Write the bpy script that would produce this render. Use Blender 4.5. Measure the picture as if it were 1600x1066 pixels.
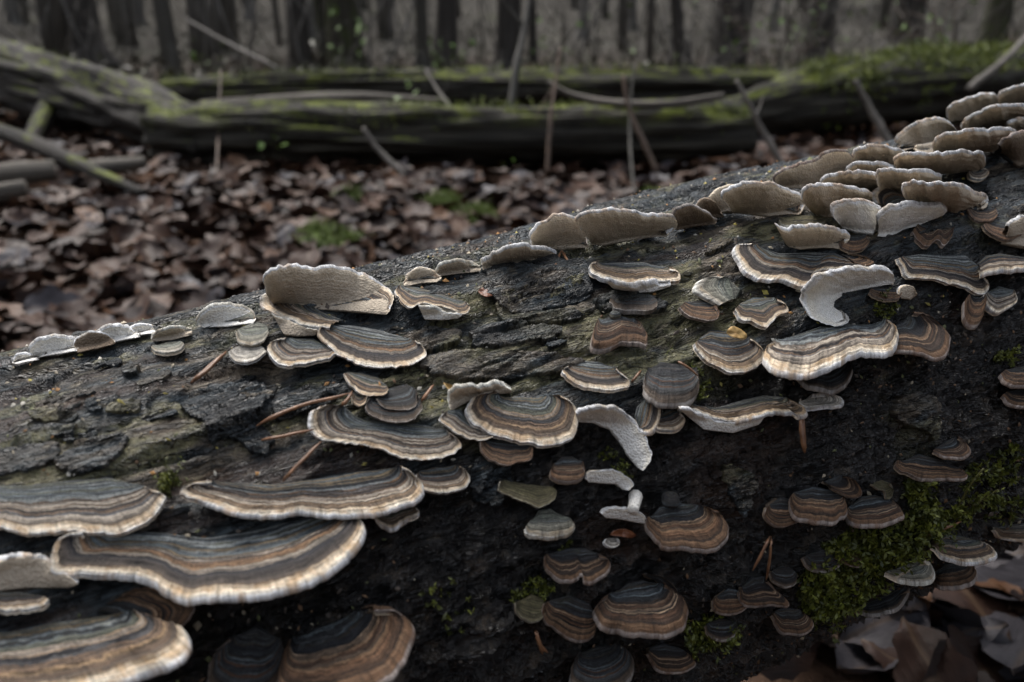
import bpy, math, random
import numpy as np
from mathutils import Vector
R_ = math.radians
rng = np.random.default_rng(7)
random.seed(7)
scene = bpy.context.scene
for o in list(bpy.data.objects):
    bpy.data.objects.remove(o, do_unlink=True)

# ------------------------------------------------------------------ camera
F = 1244.0; TAU = R_(21.0); H = 0.36
CAM = np.array([0.0, 0.0, H])
FW = np.array([0, math.cos(TAU), -math.sin(TAU)]); UP = np.array([0, math.sin(TAU), math.cos(TAU)]); RI = np.array([1.0, 0, 0])
cd = bpy.data.cameras.new('camera'); cam = bpy.data.objects.new('camera', cd)
scene.collection.objects.link(cam); scene.camera = cam
cam.location = CAM; cam.rotation_euler = (R_(90) - TAU, 0, 0)
cd.sensor_fit = 'HORIZONTAL'; cd.sensor_width = 36; cd.lens = F * 36 / 1600
cd.clip_start = 0.01; cd.clip_end = 500
cd.dof.use_dof = True; cd.dof.focus_distance = 0.275; cd.dof.aperture_fstop = 10.5
# ------------------------------------------------------------------ world, sun, exposure
SUN_EL = 58.0; SUN_AZ = -35.0       # azimuth measured from +Y towards +X
world = bpy.data.worlds.new('World'); scene.world = world; world.use_nodes = True
nt = world.node_tree; nt.nodes.clear()
wo = nt.nodes.new('ShaderNodeOutputWorld'); bg = nt.nodes.new('ShaderNodeBackground')
sky = nt.nodes.new('ShaderNodeTexSky'); sky.sky_type = 'NISHITA'; sky.sun_disc = False
sky.sun_elevation = R_(SUN_EL); sky.sun_rotation = R_(SUN_AZ); sky.dust_density = 4.0; sky.air_density = 1.2
hs = nt.nodes.new('ShaderNodeHueSaturation'); hs.inputs['Saturation'].default_value = 0.42
nt.links.new(sky.outputs[0], hs.inputs['Color']); nt.links.new(hs.outputs[0], bg.inputs['Color'])
bg.inputs['Strength'].default_value = 0.10
nt.links.new(bg.outputs[0], wo.inputs['Surface'])
sl = bpy.data.lights.new('sun', 'SUN'); sun = bpy.data.objects.new('sun', sl); scene.collection.objects.link(sun)
sl.energy = 1.0; sl.angle = R_(35); sl.color = (1.0, 0.97, 0.93)
sd = Vector((math.sin(R_(SUN_AZ)) * math.cos(R_(SUN_EL)), math.cos(R_(SUN_AZ)) * math.cos(R_(SUN_EL)), math.sin(R_(SUN_EL))))
sun.rotation_euler = sd.to_track_quat('Z', 'Y').to_euler()
vs = scene.view_settings
vs.view_transform = 'Standard'; vs.look = 'None'; vs.exposure = 1.42; vs.gamma = 1.0; vs.use_curve_mapping = False

# ------------------------------------------------------------------ helpers
COL = scene.collection
def tag(o, label=None, cat=None, group=None, kind=None):
    if label: o['label'] = label
    if cat: o['category'] = cat
    if group: o['group'] = group
    if kind: o['kind'] = kind
    return o
def empty(name, loc=(0, 0, 0)):
    o = bpy.data.objects.new(name, None); COL.objects.link(o); o.location = loc; o.empty_display_size = 0.02
    return o
def link(name, me, parent=None, mat=None):
    o = bpy.data.objects.new(name, me); COL.objects.link(o)
    if mat is not None and len(me.materials) == 0: me.materials.append(mat)
    if parent is not None:
        o.parent = parent; o.matrix_parent_inverse = parent.matrix_basis.inverted()
    return o
def mesh_np(name, V, Q, smooth=True, attrs=None):
    """V (n,3), Q (m,4) or (m,3) int faces"""
    V = np.asarray(V, dtype=np.float32); Q = np.asarray(Q, dtype=np.int32)
    me = bpy.data.meshes.new(name); k = Q.shape[1]
    me.vertices.add(len(V)); me.vertices.foreach_set('co', V.ravel())
    me.loops.add(Q.size); me.loops.foreach_set('vertex_index', Q.ravel())
    me.polygons.add(len(Q)); me.polygons.foreach_set('loop_start', np.arange(0, Q.size, k, dtype=np.int32))
    me.polygons.foreach_set('loop_total', np.full(len(Q), k, dtype=np.int32))
    if smooth: me.polygons.foreach_set('use_smooth', np.ones(len(Q), dtype=bool))
    for an, (ty, dat) in (attrs or {}).items():
        a = me.attributes.new(an, ty, 'POINT')
        dat = np.asarray(dat, dtype=np.float32)
        a.data.foreach_set({'FLOAT': 'value', 'FLOAT_VECTOR': 'vector', 'FLOAT_COLOR': 'color'}[ty], dat.ravel())
    me.update(); me.validate()
    return me
def grid_faces(n, m, wrap=False, flip=False):
    """n rows of m vertices"""
    i = np.arange(n - 1)[:, None]; j = np.arange(m if wrap else m - 1)[None, :]; j2 = (j + 1) % m
    a = i * m + j; b = i * m + j2; c = (i + 1) * m + j2; d = (i + 1) * m + j
    q = np.stack([a, b, c, d], -1).reshape(-1, 4)
    return q[:, ::-1] if flip else q
def hash2(ix, iy, seed):
    ix = ix.astype(np.int64); iy = iy.astype(np.int64)
    h = (ix * 374761393 + iy * 668265263 + seed * 974634557) & 0xFFFFFFFF
    h = ((h ^ (h >> 13)) * 1274126177) & 0xFFFFFFFF
    h = (h ^ (h >> 16)) & 0xFFFFFFFF
    return h / 4294967295.0 * 2 - 1
def vn(x, y, seed=0):
    x = np.asarray(x, float); y = np.asarray(y, float)
    x, y = np.broadcast_arrays(x, y)
    ix = np.floor(x); iy = np.floor(y); fx = x - ix; fy = y - iy
    fx = fx * fx * fx * (fx * (fx * 6 - 15) + 10); fy = fy * fy * fy * (fy * (fy * 6 - 15) + 10)
    a = hash2(ix, iy, seed); b = hash2(ix + 1, iy, seed); c = hash2(ix, iy + 1, seed); d = hash2(ix + 1, iy + 1, seed)
    return (a * (1 - fx) + b * fx) * (1 - fy) + (c * (1 - fx) + d * fx) * fy
def fbm(x, y, seed=0, oc=4, g=0.5):
    s = 0; a = 1; t = 0
    for k in range(oc):
        s = s + a * vn(x * 2 ** k + 13.7 * k, y * 2 ** k - 7.1 * k, seed + k); t += a; a *= g
    return s / t
def sst(e0, e1, x):
    t = np.clip((x - e0) / (e1 - e0), 0, 1); return t * t * (3 - 2 * t)
def rays(P):
    P = np.asarray(P, float).reshape(-1, 2)
    d = FW + RI * ((P[:, :1] - 800) / F) - UP * ((P[:, 1:] - 533) / F)
    return d / np.linalg.norm(d, axis=1, keepdims=True)
def at(px, py, depth):
    """point on a pixel's ray at a forward depth (metres along +Y)"""
    d = rays([(px, py)])[0]; return CAM + d * (depth / d[1])
def gp(px, py, z=0.0):
    d = rays([(px, py)])[0]; return CAM + d * ((z - H) / d[2])
def project(P):
    P = np.asarray(P) - CAM
    zc = P @ FW; return np.stack([800 + F * (P @ RI) / zc, 533 - F * (P @ UP) / zc], -1), zc
def catmull(P, n, closed=False):
    P = np.asarray(P, float)
    if len(P) == 2: return P[0] + (P[1] - P[0]) * np.linspace(0, 1, n)[:, None]
    if closed: Pp = np.vstack([P[-1], P, P[0], P[1]])
    else: Pp = np.vstack([2 * P[0] - P[1], P, 2 * P[-1] - P[-2]])
    out = []
    for i in range(1, len(Pp) - 2):
        t = np.linspace(0, 1, 24, endpoint=False)[:, None]
        p0, p1, p2, p3 = Pp[i - 1:i + 3]
        out.append(0.5 * ((2 * p1) + (-p0 + p2) * t + (2 * p0 - 5 * p1 + 4 * p2 - p3) * t ** 2 + (-p0 + 3 * p1 - 3 * p2 + p3) * t ** 3))
    out = np.vstack(out + [Pp[-2][None]])
    s = np.r_[0, np.cumsum(np.linalg.norm(np.diff(out, axis=0), axis=1))]
    if closed: tt = np.linspace(0, s[-1], n, endpoint=False)
    else: tt = np.linspace(0, s[-1], n)
    return np.stack([np.interp(tt, s, out[:, k]) for k in range(out.shape[1])], -1)
def polyline(P, n):
    P = np.asarray(P, float)
    if len(P) == 1: return np.repeat(P, n, 0)
    s = np.r_[0, np.cumsum(np.linalg.norm(np.diff(P, axis=0), axis=1))]
    tt = np.linspace(0, s[-1], n)
    return np.stack([np.interp(tt, s, P[:, k]) for k in range(P.shape[1])], -1)

# ------------------------------------------------------------------ materials
class N:
    def __init__(self, name):
        self.m = bpy.data.materials.new(name); self.m.use_nodes = True
        self.t = self.m.node_tree; self.t.nodes.clear()
        self.out = self.n('ShaderNodeOutputMaterial'); self.b = self.n('ShaderNodeBsdfPrincipled')
        self.l(self.b.outputs[0], self.out.inputs['Surface'])
    def n(self, ty, **kw):
        nd = self.t.nodes.new(ty)
        for k, v in kw.items(): setattr(nd, k, v)
        return nd
    def l(self, a, b): self.t.links.new(a, b)
    def put(self, sock, v):
        if hasattr(v, 'is_linked'): self.l(v, sock)
        else: sock.default_value = v
    def attr(self, name, out='Fac', ty='GEOMETRY'):
        a = self.n('ShaderNodeAttribute', attribute_name=name, attribute_type=ty); return a.outputs[out]
    def math(self, op, a, b=0.0, c=None, clamp=False):
        m = self.n('ShaderNodeMath', operation=op, use_clamp=clamp); self.put(m.inputs[0], a); self.put(m.inputs[1], b)
        if c is not None: self.put(m.inputs[2], c)
        return m.outputs[0]
    def mix(self, fac, a, b, bt='MIX'):
        m = self.n('ShaderNodeMix', data_type='RGBA', blend_type=bt); self.put(m.inputs[0], fac)
        self.put(m.inputs[6], a if hasattr(a, 'is_linked') else (*a, 1)); self.put(m.inputs[7], b if hasattr(b, 'is_linked') else (*b, 1))
        return m.outputs[2]
    def noise(self, vec=None, scale=5, detail=4, rough=0.55, dist=0.0, out='Fac'):
        m = self.n('ShaderNodeTexNoise'); m.inputs['Scale'].default_value = scale; m.inputs['Detail'].default_value = detail
        m.inputs['Roughness'].default_value = rough; m.inputs['Distortion'].default_value = dist
        if vec is not None: self.l(vec, m.inputs['Vector'])
        return m.outputs[out]
    def vmul(self, v, k):
        m = self.n('ShaderNodeVectorMath', operation='MULTIPLY'); self.put(m.inputs[0], v); m.inputs[1].default_value = k; return m.outputs[0]
    def ramp(self, fac, stops, interp='LINEAR'):
        r = self.n('ShaderNodeValToRGB'); r.color_ramp.interpolation = interp; e = r.color_ramp.elements
        while len(e) < len(stops): e.new(0.5)
        for el, (p, c) in zip(e, stops):
            el.position = min(max(p, 0), 1); el.color = (*c, 1) if not isinstance(c, (int, float)) else (c, c, c, 1)
        self.put(r.inputs[0], fac); return r.outputs[0]
    def mapr(self, v, a, b, c=0.0, d=1.0):
        m = self.n('ShaderNodeMapRange'); self.put(m.inputs[0], v)
        for i, x in zip((1, 2, 3, 4), (a, b, c, d)): m.inputs[i].default_value = x
        return m.outputs[0]
    def bump(self, h, strength=0.5, dist=0.001, normal=None):
        b = self.n('ShaderNodeBump'); b.inputs['Strength'].default_value = strength; b.inputs['Distance'].default_value = dist
        self.l(h, b.inputs['Height'])
        if normal is not None: self.l(normal, b.inputs['Normal'])
        return b.outputs[0]
    def fin(self, col, rough=0.6, normal=None, spec=0.5, sss=0.0):
        self.put(self.b.inputs['Base Color'], col if hasattr(col, 'is_linked') else (*col, 1))
        self.put(self.b.inputs['Roughness'], rough); self.b.inputs['Specular IOR Level'].default_value = spec
        if normal is not None: self.l(normal, self.b.inputs['Normal'])
        return self.m

def cap_material(name, seed, pal):
    """banded fungus cap: colour follows the growth zone (attribute fz.y: 0 attachment, 1 margin)"""
    rr = random.Random(seed); n = N(name)
    sep = n.n('ShaderNodeSeparateXYZ'); n.l(n.attr('fz', 'Vector'), sep.inputs[0])
    u, v, sd_ = sep.outputs
    cmb = n.n('ShaderNodeCombineXYZ'); n.l(n.math('MULTIPLY', u, 0.55), cmb.inputs[0]); n.l(n.math('MULTIPLY', v, 2.5), cmb.inputs[1]); n.l(sd_, cmb.inputs[2])
    w = n.noise(cmb.outputs[0], 1.0, 3); w2 = n.noise(cmb.outputs[0], 7.0, 4, 0.65)
    zz = n.math('ADD', v, n.math('MULTIPLY', n.math('SUBTRACT', w, 0.5), 0.13))
    zz = n.math('ADD', zz, n.math('MULTIPLY', n.math('SUBTRACT', w2, 0.5), 0.05))
    # keep the pale margin regular: fade the wander towards the edge
    keep = n.mapr(v, 0.84, 1.0, 0.0, 1.0)
    zz = n.math('ADD', n.math('MULTIPLY', zz, n.math('SUBTRACT', 1.0, keep)), n.math('MULTIPLY', v, keep))
    core, mid, out_, rim = pal
    def bands(x, end, reg, cap):
        stops = []; last = None
        while x < end and len(stops) < cap:
            c = rr.choice([q for q in reg if q is not last]); last = c
            k = rr.uniform(0.75, 1.25); c2 = tuple(a * k for a in c)
            wd = rr.choice([0.006, 0.01, 0.016, 0.024, 0.034])
            stops += [(x + 0.003, c2), (x + wd, c2)]; x += wd + rr.uniform(0.003, 0.008)
        return stops
    sa = bands(0.02, 0.47, core, 32)
    sb = [s for s in bands(0.45, 0.855, mid, 24) if s[0] < .856] + [(0.862, out_[1]), (0.874, out_[0]), (0.884, rim[0]), (0.93, rim[1]), (0.962, rim[2]), (0.98, rim[2]), (0.994, tuple(min(.74, a * 1.0 + .22) for a in rim[2]))]
    ca = n.ramp(zz, sa); cb = n.ramp(zz, sb)
    c = n.mix(n.mapr(zz, 0.45, 0.462), ca, cb)
    # radial fibres
    cmb2 = n.n('ShaderNodeCombineXYZ'); n.l(n.math('MULTIPLY', u, 9.0), cmb2.inputs[0]); n.l(n.math('MULTIPLY', v, 5.0), cmb2.inputs[1]); n.l(sd_, cmb2.inputs[2])
    fib = n.noise(cmb2.outputs[0], 1.0, 4, 0.7)
    c = n.mix(1.0, c, n.ramp(fib, [(0.25, 0.55), (0.5, 0.95), (0.75, 1.35)]), 'MULTIPLY')
    # fine concentric hair rings
    cmb3 = n.n('ShaderNodeCombineXYZ'); n.l(n.math('MULTIPLY', u, 1.1), cmb3.inputs[0]); n.l(n.math('MULTIPLY', zz, 46.0), cmb3.inputs[1]); n.l(sd_, cmb3.inputs[2])
    hair = n.noise(cmb3.outputs[0], 1.0, 3, 0.6)
    hm = n.mapr(v, 0.8, 0.92, 1.0, 0.45)
    c = n.mix(hm, c, n.mix(1.0, c, n.ramp(hair, [(0.32, 0.25), (0.48, 0.9), (0.68, 1.7)]), 'MULTIPLY'))
    # stained patches along the margin
    st = n.noise(cmb.outputs[0], 3.2, 3, 0.6)
    stm = n.math('MULTIPLY', n.mapr(st, 0.47, 0.62, 0.0, 0.7), n.mapr(v, 0.85, 0.9, 0.0, 1.0))
    c = n.mix(stm, c, out_[2])
    # radial cracks and crimps of the margin
    cmb4 = n.n('ShaderNodeCombineXYZ'); n.l(n.math('MULTIPLY', u, 7.0), cmb4.inputs[0]); n.l(n.math('MULTIPLY', v, 1.2), cmb4.inputs[1]); n.l(sd_, cmb4.inputs[2])
    crimp = n.noise(cmb4.outputs[0], 1.0, 3, 0.55)
    c = n.mix(n.mapr(v, 0.72, 0.9, 0.15, 0.9), c, n.mix(1.0, c, n.ramp(crimp, [(0.32, 0.5), (0.45, 0.95), (0.7, 1.25)]), 'MULTIPLY'))
    # algae tint near the old centre
    al = n.noise(cmb.outputs[0], 1.7, 4, 0.6)
    c = n.mix(n.math('MULTIPLY', n.mapr(al, 0.55, 0.75, 0.0, 0.5), n.mapr(v, 0.0, 0.5, 1.0, 0.0)), c, (0.085, 0.09, 0.05))
    tc = n.n('ShaderNodeTexCoord')
    fine = n.noise(tc.outputs['Object'], 2600, 3, 0.7)
    hgt = n.math('ADD', n.math('MULTIPLY', hair, 1.0), n.math('ADD', n.math('MULTIPLY', fine, 0.6), n.math('ADD', n.math('MULTIPLY', fib, 0.5), n.math('MULTIPLY', crimp, n.mapr(v, 0.7, 0.95, 0.2, 1.4)))))
    c = n.mix(1.0, c, n.ramp(fine, [(0.3, 0.72), (0.7, 1.22)]), 'MULTIPLY')
    return n.fin(c, 0.62, n.bump(hgt, 0.85, 0.0010), 0.35)

def pore_material(name, base, edge, stain):
    n = N(name); tc = n.n('ShaderNodeTexCoord')
    sep = n.n('ShaderNodeSeparateXYZ'); n.l(n.attr('fz', 'Vector'), sep.inputs[0]); u, v, s = sep.outputs
    cmb = n.n('ShaderNodeCombineXYZ'); n.l(n.math('MULTIPLY', u, 2.2), cmb.inputs[0]); n.l(n.math('MULTIPLY', v, 2.0), cmb.inputs[1]); n.l(s, cmb.inputs[2])
    c = n.ramp(v, [(0.0, tuple(a * 0.85 for a in base)), (0.6, base), (0.9, edge), (0.965, tuple(min(a * 1.3, .85) for a in edge)), (1.0, tuple(min(a * 1.4, .85) for a in edge))])
    fib = n.noise(cmb.outputs[0], 2.0, 4, 0.65)
    c = n.mix(1.0, c, n.ramp(fib, [(0.3, 0.88), (0.7, 1.08)]), 'MULTIPLY')
    st = n.noise(cmb.outputs[0], 0.8, 4, 0.6)
    c = n.mix(n.mapr(st, 0.58, 0.75, 0.0, 0.55), c, stain)
    vo = n.n('ShaderNodeTexVoronoi'); vo.inputs['Scale'].default_value = 1500; n.l(tc.outputs['Object'], vo.inputs['Vector'])
    c = n.mix(1.0, c, n.ramp(vo.outputs['Distance'], [(0.0, 0.86), (0.5, 1.05)]), 'MULTIPLY')
    h = n.math('ADD', vo.outputs['Distance'], n.math('MULTIPLY', fib, 0.8))
    return n.fin(c, 0.75, n.bump(h, 0.7, 0.0006), 0.25)

SL = [(0.05, 0.06, 0.068), (0.10, 0.12, 0.13), (0.018, 0.02, 0.023), (0.22, 0.235, 0.23), (0.07, 0.082, 0.09), (0.15, 0.115, 0.07), (0.03, 0.034, 0.04), (0.14, 0.15, 0.15), (0.11, 0.115, 0.09)]
BR = [(0.13, 0.085, 0.055), (0.20, 0.14, 0.09), (0.045, 0.034, 0.028), (0.27, 0.225, 0.18), (0.020, 0.018, 0.019), (0.36, 0.31, 0.25), (0.09, 0.088, 0.09), (0.17, 0.10, 0.055), (0.028, 0.027, 0.031), (0.24, 0.16, 0.09)]
RU = [(0.15, 0.080, 0.043), (0.085, 0.045, 0.026), (0.21, 0.125, 0.070), (0.020, 0.016, 0.014), (0.11, 0.075, 0.05), (0.26, 0.18, 0.115), (0.045, 0.029, 0.021)]
DK = [(0.016, 0.016, 0.018), (0.03, 0.032, 0.035), (0.055, 0.058, 0.06), (0.04, 0.032, 0.024), (0.022, 0.022, 0.025)]
GR = [(0.14, 0.15, 0.12), (0.09, 0.10, 0.085), (0.22, 0.22, 0.18), (0.06, 0.065, 0.055), (0.28, 0.27, 0.22)]
WH = [(0.42, 0.40, 0.36), (0.55, 0.52, 0.47), (0.30, 0.28, 0.25), (0.48, 0.44, 0.37)]
OL = [(0.07, 0.065, 0.03), (0.10, 0.09, 0.045), (0.045, 0.04, 0.022), (0.13, 0.11, 0.065)]
MAT = {}
for i in range(5):
    MAT['slate%d' % i] = cap_material('banded_slate_cap_%d' % i, 11 + i, (SL, BR, [(0.20, 0.14, 0.09), (0.09, 0.07, 0.055), (0.45, 0.29, 0.15)], [(0.52, 0.42, 0.30), (0.68, 0.57, 0.43), (0.76, 0.69, 0.57)]))
for i in range(4):
    MAT['rust%d' % i] = cap_material('banded_rust_cap_%d' % i, 31 + i, (DK + [SL[0], SL[1]], RU, [(0.11, 0.06, 0.033), (0.032, 0.021, 0.015), (0.15, 0.078, 0.04)], [(0.19, 0.115, 0.066), (0.15, 0.085, 0.047), (0.12, 0.07, 0.04)]))
for i in range(2):
    MAT['dark%d' % i] = cap_material('dark_banded_cap_%d' % i, 51 + i, (DK, DK + [RU[1], SL[1]], [(0.04, 0.03, 0.024), (0.025, 0.022, 0.02), (0.08, 0.05, 0.03)], [(0.06, 0.043, 0.032), (0.09, 0.068, 0.05), (0.14, 0.11, 0.085)]))
MAT['grey0'] = cap_material('weathered_grey_cap', 61, (GR, GR + SL[1:2], [(0.2, 0.19, 0.15), (0.14, 0.13, 0.10), (0.35, 0.27, 0.17)], [(0.36, 0.33, 0.27), (0.46, 0.42, 0.35), (0.55, 0.51, 0.44)]))
MAT['white0'] = cap_material('white_cap', 71, (WH, WH, [(0.5, 0.46, 0.4), (0.4, 0.36, 0.3), (0.5, 0.42, 0.3)], [(0.58, 0.55, 0.49), (0.66, 0.63, 0.57), (0.72, 0.70, 0.65)]))
MAT['olive0'] = cap_material('olive_cap', 81, (OL, OL, [(0.1, 0.085, 0.045), (0.06, 0.05, 0.03), (0.12, 0.1, 0.05)], [(0.12, 0.105, 0.06), (0.16, 0.14, 0.08), (0.2, 0.18, 0.12)]))
MAT['ptan'] = pore_material('tan_pore_surface', (0.43, 0.365, 0.285), (0.55, 0.47, 0.36), (0.31, 0.235, 0.16))
MAT['pwhite'] = pore_material('white_pore_surface', (0.82, 0.80, 0.75), (0.80, 0.75, 0.64), (0.68, 0.62, 0.52))
MAT['pdark'] = pore_material('brown_pore_surface', (0.16, 0.12, 0.085), (0.22, 0.17, 0.12), (0.10, 0.07, 0.05))

# ------------------------------------------------------------------ the log's ideal cylinder
RL = 0.1
LA = np.array([-0.137, 0.229, H - 0.1945]); LB = np.array([0.231, 0.386, H - 0.1422])
LU = (LB - LA) / np.linalg.norm(LB - LA)
LZ = np.array([0, 0, 1.0]) - LU[2] * LU; LZ /= np.linalg.norm(LZ)      # up, square to the axis
LO = np.cross(LZ, LU); LO /= np.linalg.norm(LO)
if LO[1] > 0: LO = -LO                                                  # towards the camera
AH = np.array([LU[0], LU[1], 0]); AH /= np.linalg.norm(AH)             # level direction along the log
OH = np.array([AH[1], -AH[0], 0])                                       # level direction out of the log, to the camera
def log_hit(P):
    """distance along each pixel's ray to the ideal cylinder (tangent point where it misses)"""
    d = rays(P); o = CAM - LA
    dp = d - (d @ LU)[:, None] * LU; op = o - (o @ LU) * LU
    a = (dp * dp).sum(1); b = dp @ op; c = op @ op - RL ** 2
    disc = b * b - a * c
    return (-b - np.sqrt(np.maximum(disc, 0))) / a, d
def log_miss(P):
    d = rays(P); o = CAM - LA
    dp = d - (d @ LU)[:, None] * LU; op = o - (o @ LU) * LU
    return ((dp @ op) ** 2 - (dp * dp).sum(1) * (op @ op - (RL - .002) ** 2)) <= 0
def log_sc(X):
    X = np.asarray(X) - LA; s = X @ LU; th = np.arctan2(X @ LZ, X @ LO); return s, th

# ------------------------------------------------------------------ the fallen log
def blob(px, py, rs, rc):
    """surface-coordinate blob centred where a photo pixel meets the log"""
    t, d = log_hit([(px, py)]); s, th = log_sc(CAM + d * t[:, None]); return s[0], th[0] * RL, rs, rc
s_ax = np.concatenate([np.linspace(-0.95, -0.13, 60)[:-1], np.linspace(-0.13, 0.50, 770)[:-1], np.linspace(0.50, 1.25, 90)])
t_ax = np.concatenate([np.radians(np.linspace(-78, 128, 415)), np.radians(np.linspace(128, 282, 70))[1:-1]])
S, T = np.meshgrid(s_ax, t_ax, indexing='ij'); C = T * RL
cyc = np.where(T > np.pi, T - 2 * np.pi, T)
# upper bark: long grain, raised plates with broken edges, cracks
wx = S + 0.012 * fbm(S * 25, C * 25, 3, 3); wy = C + 0.006 * fbm(S * 40, C * 60, 5, 4)
grain = fbm(wx * 22, wy * 260, 11, 4, 0.6)
pl = fbm(wx * 9, wy * 42, 21, 4, 0.5) * 1.6
lev = pl * 3.2 + 4 + 0.25 * fbm(S * 160, C * 260, 23, 3); fl = np.floor(lev); fr = lev - fl
terr = (fl + sst(0.0, 0.16, fr) - 4) / 3.2
crk = 1 - np.abs(fbm(wx * 7, wy * 75, 31, 3, 0.5)) * 7; crk = np.clip(crk, 0, 1) ** 2
crk2 = np.clip(1 - np.abs(fbm(wx * 28, wy * 30, 35, 3)) * 11, 0, 1) ** 2 * sst(0.1, 0.5, fbm(S * 9, C * 12, 37, 2))
fine = fbm(S * 420, C * 520, 41, 3, 0.6)
upper = 0.0044 * terr + 0.0010 * grain - 0.0024 * crk - 0.0018 * crk2 + 0.00040 * fine
# lower flank: rotten, black, lumpy
lump = fbm(S * 38, C * 46, 51, 5, 0.55); chips = np.abs(fbm(S * 120, C * 190, 55, 4, 0.6)); pit = fbm(S * 300, C * 340, 58, 3, 0.6)
ridge = 1 - np.abs(fbm(wx * 14, wy * 60, 59, 3)) * 4
lower = 0.0052 * lump + 0.0042 * (chips - 0.25) + 0.0022 * pit + 0.0026 * (np.abs(fbm(S * 260, C * 330, 57, 3, .6)) - .2) + 0.0016 * np.clip(ridge, -1, 1) - 0.0012
edge_th = np.radians(44) + 0.22 * fbm(S * 9, C * 9, 61, 4) - 0.55 * sst(0.12, -0.12, S) + 0.0 * S
up = sst(-0.07, 0.07, cyc - edge_th); up = np.where(cyc > np.radians(140), 0.0, up)
disp = upper * up + lower * (1 - up)
# the log is not a perfect cylinder: swells and slight flats
disp = disp + 0.0025 * fbm(S * 4, np.cos(T) * 1.2 + np.sin(T) * 0.7, 71, 2)
rad = RL + disp
LV = LA + S[..., None] * LU + (np.cos(T)[..., None] * LO + np.sin(T)[..., None] * LZ) * rad[..., None]
# ---- surface colour masks (lichen, bare wood, bark), in the log's own coordinates
def field(blobs, warp=0.5, seed=80):
    m = np.zeros_like(S); wn = fbm(S * 45, C * 110, seed, 4, 0.6)
    for (s0, c0, rs, rc) in blobs:
        q = ((S - s0) / rs) ** 2 + ((C - c0) / rc) ** 2
        m = np.maximum(m, np.exp(-q))
    return np.clip(m + warp * wn * (m > 0.05), 0, 1)
wood_b = [blob(770, 565, .055, .009), blob(690, 580, .03, .006), blob(880, 490, .03, .006), blob(930, 505, .025, .006), blob(160, 705, .035, .007), blob(60, 715, .03, .004),
          blob(250, 735, .05, .004), blob(1130, 360, .03, .005), blob(1170, 345, .03, .006), blob(330, 590, .03, .004), blob(1000, 470, .03, .005), blob(1060, 430, .02, .006), blob(860, 540, .05, .006)]
lich_b = [blob(720, 575, .06, .01), blob(1080, 500, .025, .012), blob(1050, 450, .02, .01), blob(650, 530, .02, .008), blob(800, 520, .05, .006), blob(120, 735, .05, .006), blob(40, 700, .03, .006),
          blob(830, 590, .04, .005), blob(1110, 540, .02, .01), blob(300, 640, .04, .004), blob(1240, 350, .03, .008), blob(960, 560, .02, .008), blob(760, 470, .03, .005), blob(1430, 660, .012, .014), blob(1100, 590, .015, .01)]
rust_b = [blob(120, 640, .05, .004), blob(190, 685, .03, .005), blob(560, 720, .04, .006), blob(1150, 750, .018, .02), blob(1180, 700, .02, .012), blob(450, 720, .05, .006), blob(1520, 490, .01, .012), blob(960, 835, .012, .008)]
wood = sst(0.42, 0.7, field(wood_b, 0.75, 81)); wood = np.maximum(wood, up * sst(0.22, 0.45, fbm(wx * 12, wy * 120, 85, 4)) * sst(0.0, 0.35, fbm(S * 8, C * 16, 86, 3)))
lich = sst(0.40, 0.7, field(lich_b, 0.8, 91)); lich = np.maximum(lich, up * 0.85 * sst(0.18, 0.40, fbm(S * 30, C * 60, 95, 5, 0.65)))
rust = sst(0.4, 0.75, field(rust_b, 0.7, 97)); rust = np.maximum(rust, 0.8 * sst(0.3, 0.5, fbm(wx * 25, wy * 90, 99, 4)))
nS, nT = S.shape
Q = grid_faces(nS, nT, wrap=True)
att = {'lc': ('FLOAT_VECTOR', np.stack([S, C, disp * 100], -1).reshape(-1, 3)), 'up': ('FLOAT', up.ravel()), 'wood': ('FLOAT', wood.ravel()),
       'lich': ('FLOAT', lich.ravel()), 'rust': ('FLOAT', rust.ravel()), 'terr': ('FLOAT', (terr + 0.25 * grain).ravel())}
n = N('rotting_log_bark')
lc = n.attr('lc', 'Vector'); upf = n.attr('up')
g1 = n.noise(n.vmul(lc, (40, 420, 0)), 1.0, 5, 0.65); g2 = n.noise(n.vmul(lc, (25, 60, 0)), 1.0, 5, 0.6); g3 = n.noise(n.vmul(lc, (900, 1100, 0)), 1.0, 3, 0.6)
bark = n.ramp(g2, [(0.30, (0.009, 0.010, 0.012)), (0.42, (0.024, 0.030, 0.035)), (0.52, (0.058, 0.072, 0.080)), (0.60, (0.048, 0.039, 0.030)), (0.70, (0.14, 0.112, 0.08)), (0.82, (0.055, 0.06, 0.058))])
g4 = n.noise(n.vmul(lc, (90, 1500, 0)), 1.0, 4, 0.6)
bark = n.mix(1.0, bark, n.ramp(g4, [(0.32, 0.45), (0.5, 1.0), (0.66, 1.75)]), 'MULTIPLY')
bark = n.mix(1.0, bark, n.ramp(g1, [(0.3, 0.3), (0.52, 0.95), (0.7, 2.1)]), 'MULTIPLY')
woodc = n.ramp(g1, [(0.25, (0.07, 0.05, 0.036)), (0.5, (0.19, 0.15, 0.105)), (0.75, (0.32, 0.275, 0.20))])
lichc = n.ramp(n.noise(n.vmul(lc, (170, 230, 0)), 1.0, 5, 0.7), [(0.3, (0.05, 0.052, 0.026)), (0.46, (0.16, 0.155, 0.075)), (0.6, (0.29, 0.265, 0.14)), (0.75, (0.42, 0.38, 0.24))])
rustc = n.ramp(g1, [(0.3, (0.045, 0.022, 0.012)), (0.6, (0.11, 0.052, 0.025)), (0.8, (0.19, 0.105, 0.055))])
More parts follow.
